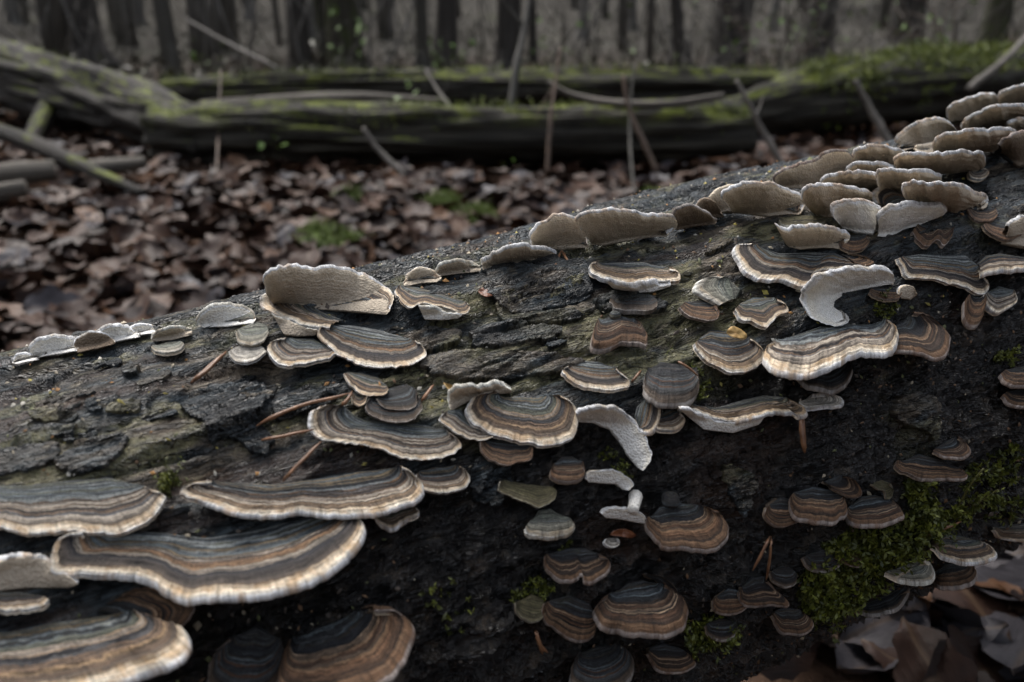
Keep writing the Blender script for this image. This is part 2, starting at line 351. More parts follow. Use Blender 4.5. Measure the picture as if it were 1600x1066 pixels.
rot = n.ramp(n.noise(n.vmul(lc, (110, 150, 0)), 1.0, 6, 0.7), [(0.32, (0.005, 0.005, 0.006)), (0.46, (0.012, 0.011, 0.011)), (0.56, (0.030, 0.027, 0.024)), (0.64, (0.075, 0.058, 0.042)), (0.72, (0.035, 0.036, 0.04)), (0.84, (0.14, 0.115, 0.085))])
col = n.mix(upf, rot, bark)
brk = n.mapr(g3, 0.35, 0.6, 0.5, 1.0)
col = n.mix(n.math('MULTIPLY', n.attr('rust'), n.math('MULTIPLY', brk, n.mapr(upf, 0, 1, 0.35, 0.55))), col, rustc)
col = n.mix(n.math('MULTIPLY', n.attr('wood'), n.math('MULTIPLY', brk, n.mapr(upf, 0, 1, 0.25, 0.9))), col, woodc)
col = n.mix(n.math('MULTIPLY', n.attr('lich'), n.math('MULTIPLY', brk, n.mapr(upf, 0, 1, 0.3, 0.95))), col, lichc)
# pale crumbs of rotten wood
cr = n.noise(n.vmul(lc, (420, 560, 0)), 1.0, 2, 0.5)
col = n.mix(n.mapr(cr, 0.75, 0.79, 0.0, 0.7), col, (0.30, 0.24, 0.15))
# hairline splits in the bark and pale flecks of bare wood
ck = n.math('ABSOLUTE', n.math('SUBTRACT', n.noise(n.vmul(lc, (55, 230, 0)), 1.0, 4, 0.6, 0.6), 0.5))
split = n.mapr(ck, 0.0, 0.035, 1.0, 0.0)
col = n.mix(n.math('MULTIPLY', split, n.mapr(upf, 0, 1, 0.3, 0.8)), col, (0.006, 0.006, 0.006))  # wet dirt and the gaps' shade are put into the split colour
fk = n.noise(n.vmul(lc, (160, 520, 0)), 1.0, 3, 0.6)
col = n.mix(n.math('MULTIPLY', n.mapr(fk, 0.59, 0.65, 0.0, 0.8), n.math('MULTIPLY', upf, n.mapr(g2, 0.4, 0.6))), col, (0.26, 0.22, 0.155))
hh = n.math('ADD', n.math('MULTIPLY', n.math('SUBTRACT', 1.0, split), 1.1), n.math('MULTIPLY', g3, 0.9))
hh = n.math('ADD', hh, n.math('MULTIPLY', g3, 0.0)); hh2 = n.math('ADD', n.math('MULTIPLY', g3, 0.8), n.math('ADD', n.math('MULTIPLY', g1, 1.2), n.math('MULTIPLY', cr, 0.5)))
wet = n.noise(n.vmul(lc, (30, 70, 0)), 1.0, 3, 0.5)
hh = n.math('ADD', hh, hh2)
rough = n.math('ADD', n.math('ADD', n.mapr(wet, 0.35, 0.65, 0.16, 0.34), n.math('MULTIPLY', upf, 0.17)), n.math('MULTIPLY', n.attr('wood'), 0.15))
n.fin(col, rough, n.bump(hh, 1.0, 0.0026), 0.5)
n.b.inputs['Coat Roughness'].default_value = 0.10
n.l(n.mapr(upf, 0, 1, 0.7, 0.15), n.b.inputs['Coat Weight'])
cn = n.noise(n.vmul(lc, (520, 700, 0)), 1.0, 4, 0.7)
n.l(n.bump(n.math('ADD', cn, n.math('MULTIPLY', hh, 0.4)), 1.0, 0.0035), n.b.inputs['Coat Normal'])
BARK = n.m
log = empty('fallen_log', LA - np.array([0, 0, 0.1]))
tag(log, 'wet dark rotting log covered in bracket fungi, running across the foreground', 'log')
bpy.context.view_layer.update()
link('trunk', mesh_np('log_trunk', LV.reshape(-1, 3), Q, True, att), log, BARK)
def end_cap(k):
    ring = LV[k]; c = ring.mean(0) + LU * (0.004 if k else -0.004)
    rs = [ring * f + c * (1 - f) + (LU * (0.003 * math.sin(9 * f)) if 0 < f < 1 else 0) for f in (1, .75, .5, .25, .02)]
    V = np.concatenate(rs); return mesh_np('cut_end', V, grid_faces(5, nT, True, flip=(k == 0)), True, {'lc': ('FLOAT_VECTOR', V), 'up': ('FLOAT', np.ones(len(V))), 'wood': ('FLOAT', np.ones(len(V)))})
for k in (0, -1): link('broken_end', end_cap(k), log, BARK)
from mathutils.bvhtree import BVHTree
# height lookup on the displaced surface
def surf(s, th, lift=0.0):
    i = np.clip(np.searchsorted(s_ax, s), 0, nS - 1); j = np.clip(np.searchsorted(t_ax, th), 0, nT - 1)
    r = rad[i, j] + lift
    s = np.asarray(s); th = np.asarray(th)
    return LA + s[..., None] * LU + (np.cos(th)[..., None] * LO + np.sin(th)[..., None] * LZ) * r[..., None]
def on_log(P, lift=0.0):
    t, d = log_hit(P); s, th = log_sc(CAM + d * t[:, None]); return surf(s, th, lift), s, th

dm = disp.copy()
for ax, w in ((0, 7), (1, 7)):
    src = dm.copy()
    for k in range(1, w + 1): dm = np.maximum(dm, np.maximum(np.roll(src, k, ax), np.roll(src, -k, ax)))
def box(a, w, ax):
    c = np.cumsum(np.concatenate([np.take(a, [0] * (w + 1), ax), a, np.take(a, [-1] * w, ax)], ax), ax); n_ = a.shape[ax]
    return (np.take(c, np.arange(2 * w + 1, 2 * w + 1 + n_), ax) - np.take(c, np.arange(0, n_), ax)) / (2 * w + 1)
for _ in range(2): dm = box(box(dm, 12, 0), 12, 1)
dm = dm * 0.9
def log_front(P):
    """distance along each pixel's ray to the real, rough surface"""
    t, d = log_hit(P); X = CAM + d * t[:, None]; s, th = log_sc(X)
    i = np.clip(np.searchsorted(s_ax, s), 0, nS - 1); j = np.clip(np.searchsorted(t_ax, th), 0, nT - 1)
    nn = np.cos(th)[:, None] * LO + np.sin(th)[:, None] * LZ
    return t - np.clip(dm[i, j] / np.maximum(-(d * nn).sum(1), 0.3), -.006, .012), d
# ---- separate plates of bark still clinging to the log
def bark_plate(poly, thick=0.0022, tone=0.0, seed=0, nu=100, nr=20):
    rim = catmull(np.array(poly, float), nu, True); cen = rim.mean(0)
    t, d = log_hit(rim); s, th = log_sc(CAM + d * t[:, None]); t0, d0 = log_hit([cen]); s0, th0 = log_sc(CAM + d0 * t0[:, None])
    ang = np.linspace(0, 2 * np.pi, nu, endpoint=False)
    rag = 1 + 0.26 * fbm(np.cos(ang) * 2.6 + seed, np.sin(ang) * 2.6, seed, 5, 0.72)
    V = []; A = []; TN = []
    prof = [(0.01 + 0.9 * k / 20, 1.05) for k in np.arange(nr + 1) * 20.0 / nr] + [(0.95, 1.0), (0.985, 0.85), (1.0, 0.5), (0.99, -0.8)]
    for f, h in prof:
        rg = 1 + (rag - 1) * f ** 3
        ss = s0 + (s - s0) * f * rg; tt = th0 + (th - th0) * f * rg
        base = 0.8 * disp[np.clip(np.searchsorted(s_ax, ss), 0, nS - 1), np.clip(np.searchsorted(t_ax, tt), 0, nT - 1)]
        hh = 0.5 * thick * h + 0.0012 * fbm(ss * 60, tt * RL * 200, seed + 3, 4) + 0.0004 * fbm(ss * 300, tt * RL * 420, seed + 9, 3)
        rr = RL + base + hh + 0.0005
        V.append(LA + ss[:, None] * LU + (np.cos(tt)[:, None] * LO + np.sin(tt)[:, None] * LZ) * rr[:, None])
        A.append(np.stack([ss, tt * RL, np.full(nu, seed * 1.0)], -1)); TN.append(np.full(nu, tone))
    V = np.concatenate(V)
    me = mesh_np('bark_plate', V, grid_faces(len(prof), nu, True), True, {'lc': ('FLOAT_VECTOR', np.concatenate(A)), 'up': ('FLOAT', np.ones(len(V))), 'wood': ('FLOAT', np.concatenate(TN) * sst(-.25, .2, fbm(np.concatenate(A)[:, 0] * 60, np.concatenate(A)[:, 1] * 260, seed, 3))), 'lich': ('FLOAT', np.concatenate(TN) * sst(-.1, .35, fbm(np.concatenate(A)[:, 0] * 45, np.concatenate(A)[:, 1] * 90, seed + 1, 4))), 'tone': ('FLOAT', np.concatenate(TN))})
    return link('bark_plate', me, log, BARK)
PL = [
 ([(288,637),(298,614),(340,602),(398,592),(424,602),(414,640),(404,656),(426,682),(414,702),(392,704),(378,690),(350,682),(326,690),(318,670),(300,656)], .0030, .0),
 ([(752,442),(772,424),(830,414),(878,402),(918,418),(926,452),(890,466),(850,478),(800,480),(765,466)], .0026, .0),
 ([(738,512),(800,498),(860,502),(880,516),(830,532),(772,537),(734,528)], .0028, .25),
 ([(655,552),(720,546),(800,549),(878,553),(902,572),(860,585),(780,590),(700,588),(658,577)], .0032, .85),
 ([(626,520),(668,508),(712,512),(716,530),(680,541),(636,538)], .0028, .7),
 ([(1035,372),(1082,352),(1140,346),(1158,360),(1112,376),(1060,392)], .0024, .2),
 ([(952,402),(1010,380),(1060,378),(1052,394),(1000,408)], .0022, .15),
 ([(930,462),(964,456),(1010,462),(1042,474),(1030,486),(975,488),(940,480)], .0032, .1),
 ([(92,736),(108,716),(150,702),(202,690),(192,716),(168,735),(128,744)], .0028, .65),
 ([(-20,720),(40,704),(92,700),(96,722),(50,742),(-20,748)], .0025, .35),
 ([(100,575),(180,552),(250,535),(262,550),(190,574),(110,592)], .0022, .05),
 ([(-10,640),(70,612),(140,604),(150,620),(70,640),(-10,660)], .0024, .1),
 ([(430,640),(480,625),(520,612),(520,628),(470,646),(436,656)], .0020, .05),
 ([(250,735),(310,722),(390,715),(420,730),(380,748),(290,752)], .0022, .3),
 ([(800,452),(850,486),(900,478),(905,494),(850,498),(802,494),(780,480)], .0020, .5),
 ([(1092,395),(1130,385),(1150,398),(1140,420),(1100,418),(1078,408)], .0024, .35),
 ([(690,470),(740,458),(752,474),(730,494),(696,496)], .0024, .1),
 ([(1540,285),(1590,270),(1640,270),(1640,300),(1580,320),(1545,312)], .0022, .1),
 ([(1398,640),(1410,620),(1440,614),(1466,626),(1462,655),(1452,686),(1430,670),(1406,662)], .0050, .55),
 ([(780,700),(800,752),(780,790),(745,780),(738,730)], .0016, .0),
 ([(180,625),(240,605),(280,600),(285,622),(240,640),(190,648)], .0018, .0),
 ([(560,500),(600,505),(640,500),(700,505),(690,522),(620,520)], .0015, .3),
 ([(1130,735),(1150,728),(1178,745),(1172,790),(1158,800),(1140,772)], .0028, .5),
]
for i, (p, th_, tn) in enumerate(PL):
    if i not in (5, 6, 10, 11, 13, 15, 16, 20, 21): bark_plate(p, th_, tn, 100 + 7 * i)

# ------------------------------------------------------------------ bracket fungi
def lobe(parent, kind, base, rim, mat, pore, seed, alpha=None, ratio=None, thick=None, dome=None, wave=1.0, edge=0.0015):
    rim = np.array(rim, float); base = np.array(base, float)
    ext = rim.max(0) - rim.min(0); size = max(ext[0], ext[1])
    nu = int(np.clip(size / 2.2, 36, 150)); nv = int(np.clip(size / 5, 18, 46))
    rim = catmull(rim, nu); bas = polyline(base, nu)
    uu = np.linspace(0, 1, nu)
    # small scallops along the margin, square to it in the picture
    L = np.r_[0, np.cumsum(np.linalg.norm(np.diff(rim, axis=0), axis=1))]
    tang = np.gradient(rim, axis=0); tang /= np.linalg.norm(tang, axis=1, keepdims=True) + 1e-9
    nrm = np.stack([-tang[:, 1], tang[:, 0]], -1)
    taper = sst(0, 0.06, uu) * sst(1, 0.94, uu)
    sc = (1.3 if kind == 'top' else 1.9) * (1.0 * vn(L / 16, 0 * L, seed) + 0.9 * vn(L / 7, 0 * L, seed + 1) + 0.4 * vn(L / 3, 0 * L, seed + 2)) * min(1, size / 110) * taper
    rim = rim + nrm * sc[:, None]
    mid = base.mean(0)
    tA, dA = log_hit([mid]); A = CAM + dA[0] * (tA[0] + 0.001)
    e = math.asin(-dA[0][2])
    dB = rays(bas); dR = rays(rim)
    tlog_r, _ = log_hit(rim)
    ratio = ratio or (0.55 if kind == 'top' else 0.5)
    def frame(al):
        g = math.cos(al) * OH + math.sin(al) * np.array([0, 0, 1.0]); nn = -math.sin(al) * OH + math.cos(al) * np.array([0, 0, 1.0]); return g, nn
    if alpha is None:
        best = None
        rngA = np.linspace(R_(-55), e - R_(14), 40) if kind == 'top' else np.linspace(e + R_(17), R_(105), 40)
        for al in rngA:
            g, nn = frame(al); t = ((A - CAM) @ nn) / (dR @ nn)
            X = CAM + dR * t[:, None] - A; gg = X @ g; aa = X @ AH
            w = aa.max() - aa.min(); dep = max(gg.max(), 0) - min(0, gg.min())
            if (t < 0).any() or w < 1e-4: continue
            sc_ = abs(math.log(max(dep, 1e-4) / (w * ratio))) + 0.15 * abs(al - (R_(-8) if kind == 'top' else e + R_(45)))
            if best is None or sc_ < best[0]: best = (sc_, al)
        alpha = best[1] if best else e - R_(40)
    else: alpha = R_(alpha)
    g, nn = frame(alpha)
    mm = tA[0] / F                                     # metres per pixel here
    wid = size * mm
    wv = wave * 0.0016 * (wid / 0.05) * (vn(uu * 5 + seed * 3.1, 0 * uu, seed + 5) + 0.4 * vn(uu * 13, 0 * uu, seed + 6))
    t = ((A - CAM) @ nn + wv) / (dR @ nn)
    t = np.clip(t, tA[0] - wid * 0.9, tA[0] + wid * 0.45)
    t = np.where(log_miss(rim), t, np.minimum(t, tlog_r - (0.0 if kind == 'top' else 0.003)))
    k5 = np.hanning(7); k5 /= k5.sum()
    t = np.convolve(np.pad(t, 3, mode='edge'), k5, 'valid')
    Rm = CAM + dR * t[:, None]
    tb, _ = log_front(bas); tb = np.convolve(np.pad(tb, 4, mode='edge'), np.ones(9) / 9, 'valid'); Bs = CAM + dB * (tb + 0.0042)[:, None]
    depth = np.median(np.linalg.norm(Rm - Bs, axis=1))
    thick = thick if thick is not None else 0.0028
    edge = min(edge, 0.10 * depth + 0.0006)
    dome = dome if dome is not None else (0.10 if kind == 'top' else -0.07)
    rr = random.Random(seed); phs = [rr.uniform(0, 6.28) for _ in range(6)]; fq = rr.uniform(4, 7)
    v = np.linspace(0, 1, nv + 1)
    vv = v ** 0.85
    prof = (vv ** 0.75) * (1 - vv) ** 0.55 / 0.56
    saw = lambda x: (1 - (x % 1.0)) * sst(0, .18, x % 1.0) - .5
    ripple = 0.034 * saw(fq * vv + phs[0]) + 0.012 * np.sin(2 * np.pi * fq * 2.3 * vv + phs[1])
    ripple *= sst(0.02, 0.2, vv) * sst(1.0, 0.93, vv)
    P = Bs[None] * (1 - vv)[:, None, None] + Rm[None] * vv[:, None, None]
    lat = 0.02 * vn(uu[None] * 9 + seed, vv[:, None] * 3, seed + 9) + 0.010 * vn(uu[None] * 26 + seed, vv[:, None] * 6, seed + 10)
    rib = (0.0 if kind == 'top' else 0.022) * vn(L[None] / 8 + seed, 0 * vv[:, None], seed + 14) * (vv ** 3 * sst(1.0, .97, vv))[:, None]
    hgt = (rib + dome * prof[:, None] + ripple[:, None] * (1 if kind == 'top' else 0.35) + lat * (prof * 1.0)[:, None]) * depth
    P = P + nn * hgt[..., None]
    # never dip under the bark in front of the log
    if True:
        PX, _z = project(P.reshape(-1, 3)); tl, dl = log_front(PX); dist = np.linalg.norm(P.reshape(-1, 3) - CAM, axis=1)
        lim = tl - 0.0002 - 0.003 * np.repeat(vv, nu) + 0.004 * np.repeat((vv < 0.04) * 1.0, nu)
        nd = np.where(log_miss(PX), dist, np.minimum(dist, lim)); kk = np.array([.25, .5, .25]); cut = (dist - nd).reshape(P.shape[:2]); cp = np.pad(cut, 1, mode='edge'); cut = np.maximum(cut, sum(cp[1 + a:1 + a + cut.shape[0], 1 + b:1 + b + cut.shape[1]] for a in (-1, 0, 1) for b in (-1, 0, 1)) / 9); cut[0] = (dist - nd).reshape(P.shape[:2])[0]; nd = dist - cut.ravel(); P = (CAM + (P.reshape(-1, 3) - CAM) * (nd / dist)[:, None]).reshape(P.shape)
    th = edge + (thick - edge) * (1 - vv) ** 1.6
    sgn = -1 if kind == 'top' else 1
    other = P + sgn * nn * th[:, None, None]
    top, und = (P, other) if kind == 'top' else (other, P)
    outd = Rm - P[-3]; outd /= np.linalg.norm(outd, axis=1, keepdims=True) + 1e-9
    cen = (top[-1] + und[-1]) / 2; r = edge / 2
    arc = [cen + nn * r * math.cos(a) + outd * r * 0.8 * math.sin(a) for a in (R_(30), R_(60), R_(90))]
    arc2 = [cen + nn * r * math.cos(a) + outd * r * 0.8 * math.sin(a) for a in (R_(90), R_(120), R_(150))]
    split_rim = size > 60
    TV = top if split_rim else np.concatenate([top, np.array(arc)]); UV = und if split_rim else np.concatenate([und, np.array(arc2[::-1])])
    ulen = L / L[-1] * (L[-1] * mm * 100)
    def attr(vz): return np.stack([np.broadcast_to(ulen, (len(vz), nu)), np.broadcast_to(np.array(vz)[:, None], (len(vz), nu)), np.full((len(vz), nu), seed * 1.37)], -1).reshape(-1, 3)
    c0 = A
    fl = np.cross(top[-1, nu // 2] - top[0, nu // 2], top[nv // 2, min(nu - 1, nu // 2 + 2)] - top[nv // 2, nu // 2 - 2]) @ nn
    flip = fl > 0
    m1 = mesh_np('cap', TV.reshape(-1, 3), grid_faces(len(TV), nu, flip=flip), True, {'fz': ('FLOAT_VECTOR', attr(list(vv) + [1.0] * (0 if split_rim else 3)))})
    m2 = mesh_np('pore_surface', UV.reshape(-1, 3), grid_faces(len(UV), nu, flip=not flip), True, {'fz': ('FLOAT_VECTOR', attr(list(vv) + [1.0] * (0 if split_rim else 3)))})
    cap_o = link('cap', m1, parent, MAT[mat]); link('pore_surface', m2, parent, MAT[pore])
    if split_rim:
        RV = np.concatenate([top[-1:], np.array(arc), np.array(arc2[1:]), und[-1:]])
        link('margin', mesh_np('margin', RV.reshape(-1, 3), grid_faces(len(RV), nu, flip=flip), True, {'fz': ('FLOAT_VECTOR', attr([1.0] * len(RV)))}), cap_o, MAT[mat])
    return A
FUNGI = []
def fg(label, mat, kind, base, rim, pore=None, group=None, more=(), **kw):
    FUNGI.append((label, [(mat, kind, base, rim, pore, kw)] + [(m[0], m[1], m[2], m[3], m[4] if len(m) > 4 else None, m[5] if len(m) > 5 else {}) for m in more], group))
# --- bottom left
fg('largest banded bracket, slate-blue with wavy cream margin, below the long white-tipped shelf', 'slate0', 'top', [(150,838),(230,830),(330,838),(400,825),(470,808),(515,803)],
   [(130,833),(97,840),(81,858),(78,879),(86,896),(130,897),(195,899),(234,908),(260,925),(289,938),(334,933),(400,931),(462,918),(511,897),(547,866),(566,840),(568,821),(556,811),(530,805)], ratio=.5, dome=.10)
fg('broad brown and slate bracket with cream margin, overlapping above the largest bracket', 'slate1', 'top', [(-40,755),(40,756),(110,748),(165,743),(215,760)],
   [(-80,765),(-70,795),(-20,822),(0,825),(49,834),(81,832),(127,830),(140,833),(182,833),(211,825),(240,806),(257,780),(256,772),(236,768)], ratio=.45)
fg('long shelf bracket with one pointed white tip and a needle on its back', 'slate2', 'top', [(335,754),(430,756),(500,746),(560,735),(620,731)],
   [(330,754),(306,757),(284,764),(281,770),(292,777),(325,785),(370,801),(388,804),(430,805),(469,800),(508,803),(579,803),(612,796),(641,785),(659,770),(659,756),(646,740),(628,731)], ratio=.38, dome=.08)
fg('small pale brown bracket tucked under the end of the long white-tipped shelf', 'slate4', 'top', [(585,800),(610,797),(640,793)], [(583,803),(590,815),(604,824),(616,826),(632,814),(652,806),(656,800),(650,795)])
fg('dark cone-shaped bracket with narrow brown bands touching the big upright fan bracket', 'dark0', 'top', [(372,993),(401,976),(428,994)],
   [(360,1000),(335,1020),(325,1048),(330,1075),(365,1090),(405,1088),(430,1070),(441,1045),(445,1024),(442,1005)], ratio=.8, dome=.3)
fg('big upright fan bracket banded slate, ochre and rust, touching a dark cone bracket', 'rust0', 'top', [(462,1000),(495,980),(547,963)],
   [(450,1018),(436,1050),(440,1085),(480,1096),(527,1090),(592,1069),(625,1040),(643,998),(644,976),(630,962),(612,954),(586,955)], ratio=.75, dome=.12)
fg('very large dark-centred bracket with two fused lobes and tan bands, under the largest one', 'slate3', 'top', [(-40,990),(20,985),(60,975),(130,965),(190,960)],
   [(-110,1010),(-110,1050),(-60,1090),(0,1098),(70,1094),(130,1080),(195,1064),(227,1051),(260,1040),(289,1022),(297,1002),(289,987),(269,980),(236,972)], ratio=.55,
   more=[('rust1', 'top', [(150,955),(170,962),(205,972)], [(190,932),(214,919),(237,917),(265,925),(300,944),(297,962),(283,979),(262,981),(240,978)], None, {'ratio': .6})])
fg('pale grey upturned bracket showing its underside, behind the rounded end of the largest bracket', 'slate4', 'under', [(-50,930),(0,925),(40,920),(100,918)], [(-70,895),(-30,879),(0,875),(32,871),(71,874),(88,888),(108,902),(122,912)], 'ptan')
fg('thin tan bracket just below the pale grey upturned one beside the largest bracket', 'slate2', 'top', [(-30,926),(30,924),(55,930)], [(-50,935),(-30,948),(0,953),(40,951),(66,946),(76,938)])
# --- centre left cluster
fg('largest upturned bracket with ribbed beige underside, standing on the crest over a striped shelf', 'slate2', 'under', [(430,478),(490,485),(540,488),(600,492)],
   [(416,460),(413,440),(421,425),(450,417),(482,422),(520,419),(546,423),(584,439),(610,455),(616,467),(609,484)], 'ptan', ratio=.5)
fg('saddle-shaped pale bracket leaning in front of the large upturned beige one', 'slate4', 'top', [(482,478),(510,490),(545,504)], [(468,461),(444,453),(418,456),(407,467),(414,482),(444,496),(472,507),(500,512),(515,512)], alpha=-6, thick=.005, dome=.12,
   more=[('grey0', 'under', [(445,525),(465,527),(492,525)], [(426,492),(448,501),(472,511),(496,515)], 'ptan', {'ratio': .5})])
fg('low brown bracket with orange-brown margin under the saddle-shaped one', 'slate1', 'top', [(455,530),(490,528),(515,540)], [(445,530),(424,535),(417,546),(428,562),(450,572),(482,567),(510,560),(524,553)])
fg('slate striped shelf with clean tan margin, below the large upturned beige bracket', 'slate0', 'top', [(515,506),(545,508),(590,515),(638,529)], [(507,506),(498,513),(497,524),(514,543),(546,562),(578,573),(616,574),(648,566),(665,554),(661,543),(648,533)], ratio=.5)
fg('two-lobed grey bracket on the crest beside the largest upturned beige one', 'slate3', 'top', [(628,446),(651,448),(686,458),(722,470)], [(621,448),(618,457),(630,474),(644,482),(652,476),(667,474),(699,482),(724,490),(734,481),(730,474)], ratio=.5, thick=.006,
   more=[('grey0', 'under', [(664,500),(690,501),(714,498)], [(655,481),(675,482),(700,488),(722,491)], 'pwhite')])
fg('small pale bracket on the crest behind the two-lobed grey one', 'slate4', 'under', [(638,447),(680,442)], [(631,445),(638,430),(655,421),(672,424),(690,434)], 'ptan')
fg('small domed bracket on the crest with a pale line along its top', 'grey0', 'under', [(688,432),(748,425)], [(679,429),(690,415),(712,409),(735,411),(751,420)], 'ptan')
fg('low upturned bracket with ribbed rim, next to the round upturned one on the crest', 'white0', 'under', [(758,422),(804,414),(852,404)], [(753,419),(759,408),(788,392),(816,386),(842,389),(869,397)], 'ptan')
fg('round upturned bracket with brown ribbed underside, on the crest behind the V-shaped needles', 'slate1', 'under', [(839,389),(877,393),(918,387)], [(831,384),(831,370),(842,354),(868,340),(890,340),(906,349),(915,370),(920,385)], 'ptan', ratio=.6)
fg('long upturned bracket with beige underside and white patch at its foot, on the crest', 'slate2', 'under', [(925,382),(944,385),(976,378),(1030,369)], [(922,378),(910,358),(903,345),(912,337),(947,331),(982,331),(1011,337),(1050,340),(1060,348),(1056,359),(1042,366)], 'ptan', ratio=.4)
fg('dark slate knobbly bracket at the crest between long upturned brackets', 'dark1', 'under', [(1058,360),(1112,351)], [(1049,354),(1052,335),(1070,325),(1090,325),(1108,334),(1120,346)], 'pdark')
fg('small orange-brown curled bracket on the crest', 'rust2', 'under', [(1100,342),(1130,340)], [(1089,326),(1098,314),(1110,313),(1122,323),(1130,336)], 'pdark')
fg('brown-edged upturned bracket half hidden behind a wider one with a white base', 'rust1', 'under', [(1128,333),(1150,334)], [(1113,322),(1110,309),(1122,298),(1140,291),(1158,289)], 'ptan')
fg('wide upturned bracket with beige underside and bright white base, on the crest', 'slate3', 'under', [(1147,333),(1200,340),(1238,334)], [(1137,322),(1131,311),(1134,302),(1155,291),(1181,288),(1204,291),(1230,297),(1253,305),(1258,314),(1252,329)], 'ptan', ratio=.4)
CG = 'upturned beige brackets crowding the crest'
CL = 'upturned bracket with beige underside in the crowded tiers on the crest'
fg('long upturned bracket with crinkled orange-flecked rim, on the skyline of the crest', 'rust2', 'under', [(1216,293),(1270,297),(1332,276)], [(1211,288),(1211,279),(1223,269),(1249,258),(1279,248),(1298,239),(1320,238),(1334,246),(1337,258)], 'ptan', ratio=.4)
fg(CL, 'slate2', 'under', [(1335,263),(1390,264),(1416,252)], [(1330,250),(1338,238),(1364,232),(1390,233),(1416,241)], 'ptan', CG)
fg('long level bracket with thick pale rim, in the crowded tiers on the crest', 'slate4', 'under', [(1405,266),(1442,272),(1484,272),(1515,266)], [(1398,258),(1398,252),(1408,245),(1431,242),(1468,242),(1500,240),(1526,241),(1539,247),(1538,255),(1528,260)], 'ptan', ratio=.35)
fg(CL, 'slate1', 'under', [(1413,235),(1447,231),(1492,210)], [(1404,231),(1401,221),(1413,208),(1437,194),(1458,189),(1479,192),(1495,204)], 'ptan', CG)
fg('long upturned bracket with smooth pale rim above the long level bracket on the crest', 'slate3', 'under', [(1463,241),(1510,241),(1552,238),(1574,222)], [(1458,234),(1459,228),(1468,218),(1500,209),(1536,205),(1573,204),(1589,208),(1585,216)], 'ptan', ratio=.4,
   more=[('slate4', 'under', [(1436,239),(1458,240)], [(1430,235),(1434,229),(1446,227),(1458,224)], 'ptan')])
fg(CL, 'slate0', 'under', [(1489,188),(1523,190),(1558,174)], [(1482,186),(1484,172),(1497,161),(1518,154),(1539,149),(1555,150),(1560,160)], 'ptan', CG)
fg(CL, 'slate1', 'under', [(1562,172),(1600,172),(1655,165)], [(1559,168),(1563,151),(1578,141),(1599,134),(1640,128),(1665,145)], 'ptan', CG)
fg(CL, 'slate2', 'under', [(1508,205),(1560,198),(1640,188)], [(1502,202),(1507,192),(1526,180),(1552,171),(1578,168),(1610,168),(1650,172)], 'ptan', CG)
fg(CL, 'slate3', 'under', [(1520,205),(1549,205),(1586,192)], [(1515,202),(1521,192),(1536,184),(1557,182),(1586,186)], 'ptan', CG)
fg(CL, 'slate4', 'under', [(1580,208),(1640,206)], [(1575,203),(1578,193),(1599,187),(1642,182)], 'ptan', CG)
fg('ragged worn bracket with a dark underside, below the crest tiers', 'rust3', 'under', [(1560,242),(1590,263),(1650,256)], [(1563,228),(1573,217),(1600,208),(1652,203)], 'pdark')
fg('tiny striped cup bracket under the long level bracket on the crest', 'slate1', 'top', [(1520,266),(1530,264)], [(1514,268),(1516,276),(1524,280),(1536,279),(1545,272),(1543,266),(1532,262)])
fg(CL, 'slate0', 'under', [(1326,276),(1392,273)], [(1321,272),(1329,262),(1352,257),(1379,259),(1397,265)], 'ptan', CG)
fg(CL, 'slate4', 'under', [(1290,294),(1330,298),(1368,296)], [(1283,288),(1292,279),(1308,275),(1342,271),(1363,274),(1376,283),(1375,289)], 'ptan', CG)
fg(CL, 'slate2', 'under', [(1380,300),(1410,302),(1455,291)], [(1371,288),(1369,273),(1384,268),(1418,271),(1447,269),(1467,275),(1472,282),(1467,288)], 'ptan', CG)
fg('flaring pale bracket narrowing to a short base, in the crowded tiers', 'slate1', 'under', [(1271,333),(1286,342),(1303,340),(1345,318)], [(1254,314),(1254,304),(1262,296),(1279,291),(1301,292),(1326,296),(1352,300),(1364,306)], 'ptan')
fg('round pale upturned bracket with a white foot, lowest of the crowded tiers', 'slate3', 'under', [(1316,356),(1339,366),(1363,369),(1375,350)], [(1304,342),(1301,327),(1310,318),(1337,314),(1360,318),(1379,327),(1380,337)], 'pwhite', ratio=.55)
fg('flaring white bracket with a pointed tip, joined to the round pale white-footed one', 'white0', 'under', [(1370,370),(1388,374),(1420,352)], [(1372,350),(1374,341),(1389,327),(1416,321),(1447,321),(1471,322),(1478,327),(1472,333),(1447,342)], 'pwhite', ratio=.5)
fg('small blue-grey striped bracket squeezed between pale upturned ones', 'slate0', 'top', [(1388,325),(1408,320),(1432,316)], [(1372,318),(1366,305),(1370,296),(1380,292),(1394,297),(1412,306)], ratio=.5)
fg('wide two-lobed upturned bracket at the lower end of the crowded tiers', 'slate1', 'under', [(1426,316),(1458,329),(1489,336),(1522,322)], [(1410,302),(1412,292),(1431,289),(1452,293),(1463,292),(1489,291),(1508,295),(1523,303),(1541,309),(1544,316),(1533,321)], 'ptan', ratio=.5)
fg('pale shelf showing its ribbed underside, just below the crowded tiers', 'slate4', 'under', [(1230,386),(1249,391),(1286,388),(1308,389)], [(1213,354),(1226,359),(1249,358),(1268,356),(1296,359),(1323,367),(1326,371),(1320,377)], 'ptan', ratio=.4)
fg('flat mossy green bracket lying close to the bark under the upturned tiers', 'olive0', 'top', [(1222,342),(1255,337),(1285,340)], [(1217,345),(1225,351),(1250,353),(1280,350),(1291,345)])
fg('small brown bracket beside the foot of the pale ribbed shelf', 'rust1', 'top', [(1318,368),(1350,366)], [(1312,378),(1318,388),(1332,392),(1350,389),(1358,379),(1355,370)])
